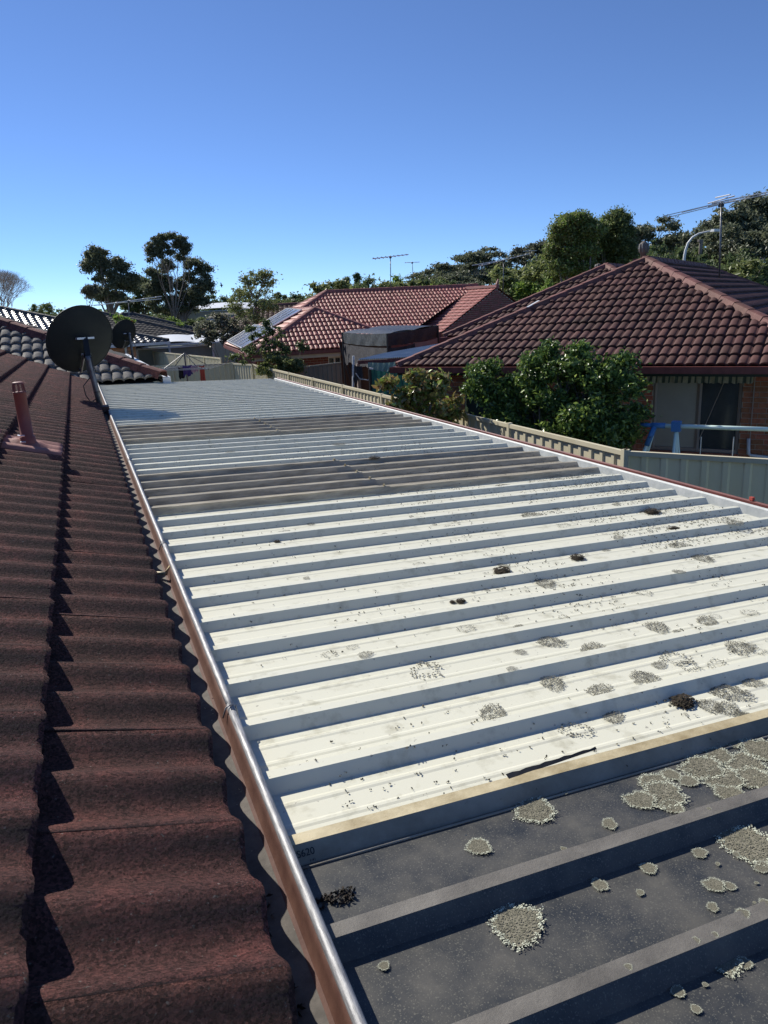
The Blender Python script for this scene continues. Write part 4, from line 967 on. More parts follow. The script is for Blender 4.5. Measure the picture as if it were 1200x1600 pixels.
solar(((355, 533), (398, 507), (430, 514), (378, 544)), 5, 'lower group of blue grey solar panels nearest the terracotta eave')
solar(((408, 506), (448, 482), (471, 484), (426, 510)), 4, 'upper group of blue grey solar panels up by the ridge')

# gabled unit with smooth salmon roof
sal = thing('brick_house', (15, 28, GZ), 'house end with smooth salmon roof and tall dark brick gable wall', 'house', 'houses')
nS = Vector((.48, -.877, 0)).normalized(); tS = Vector((.877, .48, 0)).normalized()
GB = onz(690, 520, -1.1 * KR * .83); hw = 4.6 * KR * .83; G0 = GB + tS * hw + Z3 * hw * math.tan(rad(21.5)); back = 6.0
tsal = tile_mesh('tile_salmon', .34, .375, .02, 2, 3, .035, M['tile_salmon'])
cS_, sS_ = math.cos(rad(21.5)), math.sin(rad(21.5)); TS = hw / cS_
sS3 = tS * cS_ + Z3 * sS_; nP = nS.cross(sS3); o3 = GB - nS * back; e1, e2 = on_plane(643, 520, o3, nP) - o3, on_plane(693, 455, o3, nP) - o3
l1, l2 = e1.dot(nS) - 1.6, e2.dot(nS) - 1.0; k3 = (l2 - l1) / (e2.dot(sS3) - e1.dot(sS3)); l0 = l1 - k3 * e1.dot(sS3); lT = l0 + k3 * TS; l0 = max(l0, -6)
tile_plane(sal, GB - nS * back, nS, sS3, [(l0, 0), (back, 0), (back, TS), (lT, TS)], tsal, .34, .335, M['tile_salmon'], nmax=150)
GE = GB + tS * 2 * hw
tile_plane(sal, GE, -nS, -tS * cS_ + Z3 * sS_, [(0, 0), (back, 0), (back, TS), (0, TS)], tsal, .34, .335, M['tile_salmon'], nmax=0)
csal = cap_mesh('cap_salmon', .13, .4, M['tile_salmon'], .06); cap_line(sal, G0 - nS * back, G0, csal, .4)
B().tube([G0 - Z3 * .05, G0 + Z3 * .12, G0 + tS * .12 + Z3 * .36], [.12, .09, .03], 8).build('finial', M['cap_red'], sal)
zB = GB.z
b = B(); g_ = [Vector((GB.x, GB.y, GZ)), Vector((GE.x, GE.y, GZ)), Vector((GE.x, GE.y, zB - .03)), Vector((G0.x, G0.y, G0.z - .03)), Vector((GB.x, GB.y, zB - .03))]
b.add([p - nS * .04 for p in g_], [(0, 1, 2, 3, 4)]); b.build('gable_wall', M['mortar'], sal)
V = []; Fc = []; z = GZ; row = 0
while z < G0.z:
    half = hw * 2 if z + .09 < zB else 2 * hw - 2 * max(0, (z + .1 - zB)) / math.tan(rad(21.5)); x0 = hw - half / 2; x = x0
    while x < x0 + half - .02:
        x2 = min(x + .23 if x > x0 else x + (.23 if row % 2 else .11), x0 + half); q = len(V)
        if x2 - x > .02:
            vv, ff = box_vf(Vector((GB.x, GB.y, 0)) + tS * (x + x2) / 2 - nS * .035 + Z3 * (z + .038), x2 - x, .02, .076, (tS, -nS, Z3)); V += vv; Fc += [tuple(i + q for i in f) for f in ff]
        x = x2 + .01
    z += .086; row += 1
mesh_obj('brickwork', V, Fc, M['gablebrick'], sal, kind='stuff')
b = B(); b.quad(*[(p.x, p.y, z_) for p, z_ in ((GB, GZ), (GB - nS * back, GZ), (GB - nS * back, zB), (GB, zB))]); b.build('side_wall', M['gablebrick'], sal)

# ================================================================== GAZEBO, PATIO ROOF, SHADE CLOTH
K = onz(605, 521, -.60); Lf = aty(535, 519, K.y + 3.4); Rt = aty(684, 509, K.y + .9); Lf.z = -.60; Rt.z = -.50; Bk = Lf + (Rt - K)
gz = thing('garden_gazebo', ((K.x + Bk.x) / 2, (K.y + Bk.y) / 2, GZ), 'sagging black tarpaulin gazebo with torn hanging sheets before the terracotta roof', 'gazebo')
def drape(a, b_, h, m, name, n=14, sag=.03, bot=None, parent=None, wob=.02, rag=0, seed=0):
    a, b_ = Vector(a), Vector(b_); nn = (b_ - a).cross(Z3).normalized(); V = []; Fc = []; rnd = random.Random(seed)
    for i in range(n + 1):
        f = i / n; p = a.lerp(b_, f) - Z3 * sag * math.sin(math.pi * f)
        hh = (h if bot is None else h + (bot - h) * f) + (rnd.uniform(-rag, rag))
        for j in range(5): V.append(p - Z3 * hh * j / 4 + nn * wob * math.sin(i * 1.9 + j) * (j / 4 + .2))
    for i in range(n):
        for j in range(4): k = i * 5 + j; Fc.append((k, k + 1, k + 6, k + 5))
    return mesh_obj(name, V, Fc, m, parent, smooth=True)
drape(K, Rt, .31, M['tarp'], 'valance', parent=gz); drape(Lf, K, .31, M['tarp_lit'], 'valance', parent=gz); drape(Bk, Rt, .3, M['tarp'], 'valance', parent=gz)
V = []; Fc = []
for i in range(9):
    for j in range(9):
        p = K.lerp(Rt, i / 8).lerp(Lf.lerp(Bk, i / 8), j / 8); V.append(p + Z3 * (.03 * math.sin(math.pi * i / 8) * math.sin(math.pi * j / 8) + .02 * abs(math.sin(i * .8)) - (.02 if i % 4 == 0 else 0)))
for i in range(8):
    for j in range(8): k = i * 9 + j; Fc.append((k, k + 9, k + 10, k + 1))
mesh_obj('canopy', V, Fc, M['tarp'], gz, smooth=True)
for p in (K, Lf, Rt, Bk): B().tube([(p.x, p.y, GZ), (p.x, p.y, p.z)], .03, 6).build('pole', M['black'], gz)
up_ = lambda p, dz: Vector((p.x, p.y, p.z + dz))
drape(up_(Lf, -.33), up_(K, -.36), .55, M['cloth_grey'], 'hanging_sheet', parent=gz, rag=.06, seed=2)
drape(up_(K, -.36) + Vector((.05, .02, 0)), up_(K.lerp(Rt, .52), -.36), .62, M['cloth_grey'], 'hanging_sheet', parent=gz, bot=.25, rag=.10, n=26, seed=3)
drape(up_(K.lerp(Rt, .50), -.34) + Vector((.0, .05, 0)), up_(Rt, -.33), .75, M['cloth_pink'], 'hanging_sheet', parent=gz)
drape(up_(Lf, -.3) + Vector((.1, .6, 0)), up_(Bk, -.3), 2.4, M['tarp'], 'back_sheet', parent=gz)
for dx, dd in ((-.16, 0), (-.05, .0)):
    a = Lf + Vector((dx, -.1, -.3)); B().tube([a, Vector((a.x + .5, a.y - .6, GZ))], .018, 5).build('guy_rope', M['black'], gz)

pr = thing('patio_cover', (6, 15, GZ), 'low grey corrugated patio cover between the gazebo and the red brown roof', 'patio cover')
A_, B_, C_, D_ = atd(560, 562, 16.6), atd(652, 557, 15.6), atd(700, 535, 18.9), atd(602, 552, 18.2)
V = []; Fc = []; n = 56
for i in range(n + 1):
    f = i / n; w_ = .016 * math.cos(i * math.pi); V += [A_.lerp(B_, f) + Z3 * w_, D_.lerp(C_, f) + Z3 * w_]
for i in range(n): Fc.append((2 * i, 2 * i + 2, 2 * i + 3, 2 * i + 1))
mesh_obj('corrugated_sheet', V, Fc, M['poly'], pr)
b = B(); b.bar(A_ - Z3 * .06, B_ - Z3 * .06, .06, .07); b.build('gutter', M['maroon'], pr)
for p in (A_, B_, A_.lerp(B_, .5)): B().box((p.x, p.y + .05, (p.z - .09 + GZ) / 2), .07, .07, p.z - .09 - GZ).build('post', M['frame'], pr)
sh = thing('shade_screen', (5.6, 14.5, GZ), 'dark green shade cloth screen hanging below the grey patio cover', 'shade screen')
g1, g2, g3 = atd(578, 576, 15.6), atd(618, 580, 15.3), atd(668, 578, 15.0)
drape(g1, g2, 1.6, M['shade_green'], 'shade_cloth', parent=sh, sag=.03, wob=.04); drape(g2, g3, 1.6, M['shade_green'], 'shade_cloth', parent=sh, sag=.02, wob=.04)
p_ = atd(581, 574, 14.35); B().tube([(g1.x, g1.y, GZ), (g1.x, g1.y, g1.z + .03)], .04, 6).build('pole', M['black'], sh)
drape(atd(575, 566, 16.2), atd(632, 563, 15.5), .22, M['shade_pale'], 'torn_strip', parent=sh, bot=.12, rag=.05, n=22, seed=6)
B().bar(atd(577, 575.5, 15.5), atd(583, 576.5, 15.5), .06, .03).build('clamp', M['white_steel'], sh)
B().bar(atd(620, 580.5, 15.2), atd(631, 582, 15.2), .04, .02).build('clamp', M['white_steel'], sh)
wt_ = thing('plastic_sheet', atd(556, 600, 16.5), 'torn pale plastic sheet tied to the left patio post', 'plastic sheet')
drape(atd(549, 568, 16.5), atd(566, 572, 16.4), .42, M['cloth_grey'], 'torn_sheet', parent=wt_, bot=.25, rag=.08, seed=9); B().tube([atd(552, 556, 16.5), atd(552, 618, 16.5)], .03, 6).build('pole', M['white_steel'], wt_)
B().tube([atd(556, 583, 16.4), atd(562, 592, 16.4), atd(575, 594, 16.4), atd(580, 588, 16.4)], .012, 5).build('rope', M['white_steel'], wt_)

# ================================================================== CLOTHES LINE
HY = 25.0; ht = aty(288, 552, HY); hb = ht.copy(); hb.z = GZ
hl = thing('clothes_line', hb, 'rotary clothes line hoist in front of the tan yard fence', 'clothes line')
B().tube([hb, ht], .026, 8).build('mast', M['mast'], hl); hc = ht - Z3 * .42; 
for k in range(4):
    a = .35 + k * math.pi / 2; q = Vector((math.cos(a), math.sin(a), 0)); e = hc + q * 1.45 - Z3 * .05
    b = B(); b.bar(hc, e, .03); b.bar(ht, hc + q * .75, .02); b.build('arm', M['mast'], hl)
b = B()
for j in range(2, 8):
    for k in range(4):
        a, c = .35 + k * math.pi / 2, .35 + (k + 1) * math.pi / 2; b.bar(hc + Vector((math.cos(a), math.sin(a), -.03)) * (1.45 * j / 7), hc + Vector((math.cos(c), math.sin(c), -.03)) * (1.45 * j / 7), .008)
b.build('line_wire', M['alu'], hl)
def cloth(px, py, w_, h, m, label, cat, seed):
    p = aty(px, py, HY - .55); o = drape(p, p + Vector((w_, .05, 0)), h, m, 'hanging_' + cat.replace(' ', '_'), n=8, wob=.03, rag=.05, seed=seed)
    me = o.data; me.transform(Matrix.Translation(-p)); o.location = p; meta(o, label, cat)
cloth(278, 574, .19, .33, M['blackc'], 'small black garment hung leftmost on the clothes line', 'garment', 1)
cloth(285, 571, .30, .30, M['purple'], 'purple garment hung at the mast of the clothes line', 'garment', 2)
cloth(298, 571, .22, .20, M['pinkc'], 'pale pink garment right of the purple one on the line', 'garment', 3)
cloth(311, 571, .17, .52, M['red'], 'long red towel hung rightmost on the clothes line', 'towel', 4)

# ================================================================== LEFT AND FAR HOUSES
gh = thing('brick_house', (0, 40, GZ), 'orange brick house with glittering charcoal tiled roof, left behind the dishes', 'house', 'houses')
tg = tile_mesh('tile_glint', .34, .375, .06, 1, 8, .05, M['tile_glint'], drop=.045); cg = cap_mesh('cap_dark2', .16, .45, M['tile_slate'], .11)
gc = onz(263, 534, -1.1); gdir = (gc - onz(208, 539.5, -1.1)).normalized(); gdir = Vector((.985, .17, 0)).normalized(); gd = gdir; gv = Vector((-gd.y, gd.x, 0))
gL = 22; C_g = gc - gd * gL
hip_block(gh, C_g, gd, gv, gL, 19, -1.1, 17, tg, .34, .335, M['tile_glint'], cg, sides='FR', nmax=300, fascia=M['white_steel'])
wA = C_g + gv * .5 + gd * .5; wB = gc + gv * .5 - gd * 1.6
brick_wall(gh, wB - gd * 6, wB, GZ, -1.25, M['brick_orange'], nmax=120, zvis=-3); brick_wall(gh, wB, wB + gv * 4, GZ, -1.25, M['brick_orange'], nmax=60, zvis=-3)
wallbox('wall', gh, C_g + gd * .6 + gv * .62, gd, gv, gL - 3, 12, GZ, -1.26, M['brick_orange'])
p = wB - gd * .5 - gv * .06; B().bar((p.x, p.y, -1.2), (p.x, p.y, GZ), .10).build('downpipe', M['white_steel'], gh)
bh = thing('tiled_house', (8, 58, GZ), 'grey brown hip roofed house beyond the dishes, centre of far left', 'house', 'houses')
tb = tile_mesh('tile_brown', .34, .375, .04, 1, 4, .045, M['tile_brown'], drop=.04); cb_ = cap_mesh('cap_brown', .16, .5, M['tile_brown'], .1)
bc = onz(308, 523, -1.1); bd = Vector((.92, .39, 0)).normalized(); bv = Vector((-.39, .92, 0)).normalized()
hip_block(bh, bc - bd * 10.5, bd, bv, 10.5, 11, -1.1, 21, tb, .34, .335, M['tile_brown'], cb_, sides='FL', nmax=0, capstuff=True, fascia=M['beige'], wall=M['beige'])
dk3 = M['tile_slate']; ts = tile_mesh('tile_slate', .34, .375, .04, 1, 2, .045, dk3); cs_ = cap_mesh('cap_slate', .16, .5, dk3, .1)
h3 = thing('tiled_house', (12, 72, GZ), 'small charcoal roofed house just right of the grey brown one', 'house', 'houses')
q3 = onz(345, 517, -1.1); hip_block(h3, q3 - bd * 9 + bv * 3, bd, bv, 9, 8, -1.0, 22, ts, .34, .335, dk3, cs_, sides='FL', nmax=0, capstuff=True, wall=M['beige'])
h4 = thing('tiled_house', (16, 62, GZ), 'low dull red tiled house behind the sparse tree', 'house', 'houses')
trd = tile_mesh('tile_dull', .34, .375, .04, 1, 2, .045, M['tile_right']); cs4 = cap_mesh('cap_dull', .16, .5, M['cap_right'], .1)
q4 = onz(345, 521, -1.1); hip_block(h4, q4 + Vector((-1.5, 0, 0)), Vector((.95, -.3, 0)), Vector((.3, .95, 0)), 14, 9, -1.0, 20, trd, .34, .335, M['tile_right'], cs4, sides='FL', nmax=0, capstuff=True, wall=M['beige'])
# pale sheds beyond the fence
def shed(label, c, L, W, z, m, zw=None, curve=.25, rot=0, wallm=None):
    t = thing('garden_shed', (c[0], c[1], GZ), label, 'shed', 'pale roofed sheds beyond the fences'); a = Vector((math.cos(rot), math.sin(rot), 0)); b_ = Vector((-a.y, a.x, 0)); V = []; Fc = []; n = 10; o_ = Vector((c[0], c[1], z))
    for i in range(n + 1):
        f = i / n; V += [o_ + a * (L * (f - .5)) - b_ * W / 2 + Z3 * curve * math.sin(math.pi * f), o_ + a * (L * (f - .5)) + b_ * W / 2 + Z3 * (curve * math.sin(math.pi * f) + W * .09)]
    for i in range(n): Fc.append((2 * i, 2 * i + 2, 2 * i + 3, 2 * i + 1))
    o = mesh_obj('roof_sheet', V, Fc, m, t, smooth=True)
    if wallm: wallbox('wall', t, o_ - a * (L / 2 - .15) - b_ * (W / 2 - .15), a, b_, L - .3, W - .3, GZ, z - .03, wallm)
    for s_ in (-1, 1):
        p = o_ + a * (L / 2 - .1) * s_ - b_ * (W / 2 - .05); B().box((p.x, p.y, (z + GZ) / 2), .1, .1, z - GZ).build('post', M['white_steel'], t)
    b = B(); b.bar(o_ - a * L / 2 - b_ * W / 2, o_ + a * L / 2 - b_ * W / 2, .08, .08); b.build('edge_beam', M['white_steel'], t)
    return t
p = onz(270, 538, -1.35); shed('long low shed with curved white roof behind the cream fence', (p.x, p.y), 4.2, 3.5, -1.45, M['zinc'], curve=.30, rot=-.05, wallm=M['greyfence'])
p = onz(318, 534, -1.3); shed('open carport with flat white roof on posts by the terracotta roof', (p.x + 1, p.y), 5.5, 4, -1.30, M['zinc'], curve=.04, rot=-.25)
p = atd(345, 482, 95); shed('distant long building with pale metal roof under the trees', (p.x, p.y), 8.5, 8, .75, M['zinc'], curve=.3, rot=-.3, wallm=M['beige'])
p = atd(400, 497, 75); shed('distant low building with pale eave behind the sparse tree', (p.x, p.y), 9, 6, -.2, M['tile_brown'], curve=.2, rot=-.3, wallm=M['beige'])

# ================================================================== SWING SET
sw0, sw1 = hit(1001, 664, -1.6), hit(1235, 672, -1.6)
ss = thing('swing_set', (sw0.x + 1.5, sw0.y - 1.5, GZ), 'pale teal swing frame with blue joints behind the shaded fence', 'swing set')
B().tube([sw0, sw0.lerp(sw1, .13)], .030, 10).build('beam_end', M['blue'], ss, smooth=True); B().tube([sw0.lerp(sw1, .13), sw1], .030, 10).build('beam', M['teal'], ss, smooth=True)
def gnd(p, da, db): return Vector((p.x, p.y, GZ)) + u * da + v * db
jn = sw0.lerp(sw1, .105); 
b = B(); b.tube([jn, jn + (gnd(jn, -.55, -.45) - jn) * .16], .038, 8); b.tube([jn - u * .05, jn + u * .14], .04, 8); b.build('joint', M['blue'], ss, smooth=True)
for db in (-.45, .75): B().tube([jn, gnd(jn, -.55, db)], .026, 8).build('leg', M['teal'], ss, smooth=True)
j2 = sw0.lerp(sw1, .257); B().box(j2, .12, .11, .14, (u, v, Z3)).build('hub', M['blue'], ss)
for db, da in ((-.5, 0), (.3, .02), (.9, .05)): B().tube([j2, gnd(j2, da, db)], .020, 8).build('leg', M['teal'], ss, smooth=True)
for px in (1096, 1147):
    a = hit(px, 678, -1.6); z_ = a.copy(); z_.z = GZ + .5; B().tube([a - Z3 * .04, z_], .008, 5).build('chain', M['alu'], ss)

# ================================================================== SHRUBS
def shrub(name, label, ctr, lobes, leafm, size, per, k, cr_, seed, mats=None, mix=0, cat='shrub', aspect=.5, up=.5, droop=0):
    return make_tree(name, (ctr[0], ctr[1], GZ), 0, label, lobes, leafm, M['bark'], size, per, k, cr_, .05, seed, .3, None, 1, cat, True, up, 0, aspect, .9, mats, mix, droop)
sc = hit(868, 640, -1.55); zc = -GZ
top = lambda px, py, d=0: (hit(px, py, -1.55 + d) - Vector((sc.x, sc.y, GZ)))
lob = []
for px, py, rx_, rz_, dd in ((770, 600, .26, .28, 0), (800, 620, .34, .36, .1), (850, 590, .42, .34, 0), (860, 650, .40, .34, -.3), (905, 610, .46, .40, 0), (955, 590, .30, .26, .1), (945, 630, .42, .40, -.1), (900, 660, .42, .30, -.3), (965, 660, .28, .30, .1), (790, 650, .30, .24, -.1), (822, 600, .34, .34, .05), (832, 640, .40, .34, 0), (812, 668, .30, .28, 0), (925, 585, .34, .26, .05), (925, 640, .4, .34, -.05), (840, 565, .24, .16, 0), (900, 565, .26, .16, 0), (970, 575, .14, .12, 0), (768, 575, .10, .12, 0), (745, 580, .06, .09, 0), (830, 685, .36, .22, -.25), (885, 690, .40, .24, -.3), (940, 690, .36, .26, -.2), (975, 670, .22, .3, 0), (780, 670, .22, .2, -.1), (858, 545, .05, .10, 0), (905, 550, .05, .07, 0), (975, 560, .05, .06, 0)):
    q = top(px, py, dd); f_ = 1.18 if rx_ > .2 else 1; lob.append((q.x, q.y, q.z, rx_ * f_, max(.25, rx_ * f_) if rx_ > .2 else rx_, rz_ * f_))
shrub('garden_shrub', 'large glossy dark green shrub overhanging the fence before the brick house', sc, lob, None, .078, 34, 30, .13, 21, mats=[M['leaf_gloss'], M['leaf_tip']], mix=.30)
sc = atd(662, 630, 11.0); lob = []
T_ = lambda px, py, d=11.0: (atd(px, py, d) - Vector((sc.x, sc.y, GZ)))
for px, py, rx_, rz_, dd in ((660, 640, .42, .30, 0), (640, 655, .34, .22, 0), (690, 650, .28, .26, .2), (668, 608, .24, .22, 0), (690, 600, .14, .14, .1), (640, 618, .18, .14, -.1), (615, 640, .16, .12, 0), (710, 640, .12, .16, .2), (605, 600, .03, .03, 0), (650, 588, .05, .05, 0), (683, 590, .08, .06, 0), (660, 670, .4, .2, 0)):
    q = T_(px, py, 11.0 + dd); lob.append((q.x, q.y, q.z, rx_, rx_, rz_))
shrub('garden_shrub', 'bronze and yellow leaved bush at the patio roof edge, left of the dark shrub', sc, lob, None, .105, 14, 34, .13, 22, mats=[M['leaf_photinia'], M['leaf_tip']], mix=.15, up=.8)
sc = atd(440, 560, 23.6); lob = []
for px, py, rx_, rz_, d in ((440, 566, .55, .32, 23.6), (418, 572, .40, .25, 24), (458, 572, .32, .26, 23.2), (445, 585, .5, .3, 23.4)):
    q = atd(px, py, d) - Vector((sc.x, sc.y, GZ)); lob.append((q.x, q.y, q.z, rx_, rx_, rz_))
shrub('garden_shrub', 'rounded mid green bush just behind the long cream fence', sc, lob, M['leaf_olive'], .10, 40, 40, .12, 23)
lob = []
for px, py, rx_, rz_, d in ((400, 545, .55, .30, 24), (425, 530, .45, .34, 24), (380, 560, .4, .3, 24), (440, 545, .35, .3, 24), (415, 510, .12, .2, 24), (392, 520, .15, .2, 24), (470, 540, .2, .2, 24)):
    q = atd(px, py, d) - Vector((sc.x, sc.y, GZ)); lob.append((q.x, q.y, q.z, rx_, rx_, rz_))
shrub('garden_shrub', 'open twiggy dark bush in front of the lower solar panels', sc, lob, M['leaf_dark'], .09, 16, 26, .10, 24)
lob = []; sc = atd(345, 530, 38)
for px, py, rx_, rz_ in ((335, 515, 1.0, .6), (355, 520, .9, .5), (320, 522, .6, .5), (370, 512, .7, .6), (345, 505, .6, .4)):
    q = atd(px, py, 38) - Vector((sc.x, sc.y, GZ)); lob.append((q.x, q.y, q.z, rx_, rx_, rz_))
shrub('garden_shrub', 'grey green shrub with cream blossoms beside the sparse tree', sc, lob, None, .16, 22, 14, .22, 25, mats=[M['leaf_grey'], M['blossom']], mix=.07)
lob = []; sc = atd(192, 505, 30)
for px, py, rx_, rz_ in ((188, 503, .35, .2), (200, 505, .25, .15)):
    q = atd(px, py, 30) - Vector((sc.x, sc.y, GZ)); lob.append((q.x, q.y, q.z, rx_, rx_, rz_))
shrub('garden_shrub', 'small orange and green plant top showing between the two dishes', sc, lob, None, .12, 18, 20, .12, 26, mats=[M['leaf_green'], M['red']], mix=.12)

# ================================================================== TREES
def az(px, py=480): r = ray(px, py); return math.atan2(-r.x, r.y)
def tree_px(name, label, cx, d, lobes_px, leafm, barkm, size, per, k, cr_, r0, seed, **kw):
    """lobes given as (px, py, half width px, half height px); the tree stands at distance d, depth of each lobe is random"""
    rnd = random.Random(seed); base = atd(cx, 490, d); base.z = GZ; rot = az(cx); L = []; s = d / F * 1.03; Rm = Matrix.Rotation(-rot, 3, 'Z')
    for l in lobes_px:
        q = Rm @ (atd(l[0], l[1], d) - base); ax_, az_ = l[2] * s, l[3] * s; L.append((q.x, q.y + rnd.uniform(-.5, .5) * (l[4] if len(l) > 4 else max(ax_, 1)), q.z, ax_, max(ax_, az_) * .9, az_))
    return make_tree(name, tuple(base), rot, label, L, leafm, barkm, size, per, k, cr_, r0, seed, **kw)
tree_px('gum_tree', 'broad dark gum tree with two crown humps, left one on the skyline', 172, 78,
        [(150, 398, 14, 12), (145, 415, 13, 12), (160, 418, 12, 12), (184, 412, 10, 7), (190, 428, 15, 11), (205, 436, 9, 9), (168, 440, 22, 13), (195, 448, 15, 10), (155, 460, 14, 10), (180, 464, 20, 10), (146, 402, 12, 6)], M['leaf_gum'], M['bark'], .24, 60, 12, .48, .30, 31, fork=.45)
tree_px('gum_tree', 'tall gum tree with airy crown on thin bare limbs above the brown roof', 272, 80,
        [(243, 376, 11, 6), (256, 370, 12, 4.5), (272, 369, 14, 4.5), (284, 378, 8, 6), (234, 388, 8, 7), (238, 400, 7, 6), (250, 398, 4, 4), (288, 392, 5, 6), (282, 402, 6, 4), (292, 386, 3, 4), (256, 384, 6, 4), (277, 382, 6, 4), (266, 394, 5, 4), (246, 390, 5, 4)], M['leaf_gum'], M['bark'], .22, 46, 9, .34, .13, 32, fork=.35, twig=True)
tree_px('gum_tree', 'wide dense dark gum tree under the airy crown, right of the humped one', 284, 84,
        [(300, 412, 16, 9), (316, 424, 10, 9), (325, 440, 9, 8), (262, 415, 10, 6), (238, 428, 12, 8), (245, 445, 18, 14), (270, 440, 24, 18), (300, 445, 20, 16), (285, 465, 30, 16), (255, 470, 22, 14), (310, 465, 16, 12), (322, 452, 9, 8), (270, 485, 30, 9), (235, 452, 10, 10)], M['leaf_gum'], M['bark'], .24, 60, 12, .50, .34, 33, fork=.4)
tree_px('gum_tree', 'mid height dark tree filling the gap between the two big gums', 222, 90,
        [(220, 452, 14, 9), (212, 440, 8, 6), (228, 440, 7, 6), (215, 470, 20, 12), (240, 470, 15, 12), (200, 478, 14, 10)], M['leaf_dark'], M['bark'], .24, 60, 12, .5, .22, 34)
tree_px('palm_like_tree', 'small drooping thin tree left of the humped gum', 141, 72,
        [(141, 452, 9, 7), (135, 455, 5, 7), (148, 456, 5, 7)], M['leaf_grey'], M['bark'], .30, 26, 18, .22, .08, 35, fork=.8, droop=2, aspect=.15)
tree_px('sparse_tree', 'thin sparse leaved tree in front of the far roofs, left of solar panels', 395, 42,
        [(385, 440, 9, 10), (400, 432, 10, 9), (418, 440, 8, 8), (392, 460, 18, 10), (372, 458, 8, 8), (410, 465, 16, 12), (422, 480, 14, 10), (385, 485, 18, 10), (400, 500, 16, 8), (414, 428, 7, 4), (365, 480, 8, 10)], M['leaf_olive'], M['bark'], .15, 15, 14, .36, .13, 36, fork=.3)
# bare tree at the far left
base = atd(4, 480, 60); base.z = GZ; bt = thing('bare_tree', base, 'leafless pale twiggy tree at the left edge above the glittering roof', 'tree'); b = B(); rnd = random.Random(9)
def grow(p, d, L, r, n):
    q = p + d * L; b.tube([p, q], [r, r * .6], 4, cap=False)
    if n == 0: return
    for k in range(4 if n > 1 else 4): grow(q, (d + Vector((rnd.gauss(0, .42), rnd.gauss(0, .42), rnd.gauss(.12, .25)))).normalized(), L * .72, r * .55, n - 1)
grow(base, Vector((0, 0, 1)), 2.4, .12, 6)
b.build('branches', M['pale_bark'], bt)
# skyline trees, each its own thing; shapes shared
def crown_proto(idx, leafm, style):
    r = random.Random(100 + idx); L = []
    if style == 'round':
        for i in range(9): a = r.uniform(0, 6.28); q = r.uniform(.2, 1.7); L.append((math.cos(a) * q, math.sin(a) * q, r.uniform(2.2, 5.4) - q * .5, r.uniform(.8, 1.5), r.uniform(.8, 1.5), r.uniform(.6, 1.1)))
        k, per, cr_, sz, f = 7, 44, .46, .28, .3
    elif style == 'gum':
        for i in range(13): a = r.uniform(0, 6.28); q = r.uniform(.3, 2.4); L.append((math.cos(a) * q, math.sin(a) * q, r.uniform(3.2, 8.6) - q * .55, r.uniform(.6, 1.25), r.uniform(.6, 1.25), r.uniform(.38, .75)))
        k, per, cr_, sz, f = 7, 44, .40, .26, .45
    else:
        for i in range(9): z = r.uniform(1, 7); q = r.uniform(0, .8) * (1 - z / 9); a = r.uniform(0, 6.28); L.append((math.cos(a) * q, math.sin(a) * q, z, .9 - z * .07, .9 - z * .07, .9))
        k, per, cr_, sz, f = 6, 40, .34, .24, .5
    return make_tree('leafy_tree' if style != 'gum' else 'gum_tree', (0, 0, 0), 0, 'x', L, leafm, M['bark'] if style != 'gum' else M['pale_bark'], sz, per, k, cr_, .2, 200 + idx, fork=f, group='trees along the skyline')
protos = {'r1': crown_proto(1, M['leaf_olive'], 'round'), 'r2': crown_proto(2, M['leaf_dark'], 'round'), 'r3': crown_proto(3, M['leaf_green'], 'round'), 'g1': crown_proto(4, M['leaf_gum'], 'gum'), 'g2': crown_proto(5, M['leaf_gum'], 'gum'), 'c1': crown_proto(6, M['leaf_dark'], 'cone'), 'g3': crown_proto(7, M['leaf_grey'], 'gum')}
PB = {}
for k_, p_ in protos.items():
    co = np.array([v_.co[:] for v_ in p_.children[0].data.vertices]) if p_.children[0].name.startswith('crown') else np.array([v_.co[:] for v_ in p_.children[1].data.vertices])
    PB[k_] = (np.percentile(co[:, 2], 99.8), (np.percentile(co[:, 0], 96) - np.percentile(co[:, 0], 4) + np.percentile(co[:, 1], 96) - np.percentile(co[:, 1], 4)) / 2)
used = set()
def sky_tree(kind, px, py_top, d, wpx, label):
    p = protos[kind]; base = atd(px, 480, d); zt_ = atd(px, py_top + (9 if px < 860 else 4), d).z; h = zt_ - GZ; sz_ = h / PB[kind][0]; wn_ = PB[kind][1]; sx = wpx * d / F / wn_
    loc = (base.x, base.y, GZ); rot = random.uniform(0, 6.28)
    if kind not in used: used.add(kind); p.location = loc; p.rotation_euler.z = rot; p.scale = (sx, sx, sz_); p['label'] = label
    else: copy_thing(p, loc, rot, (sx, sx, sz_), label)
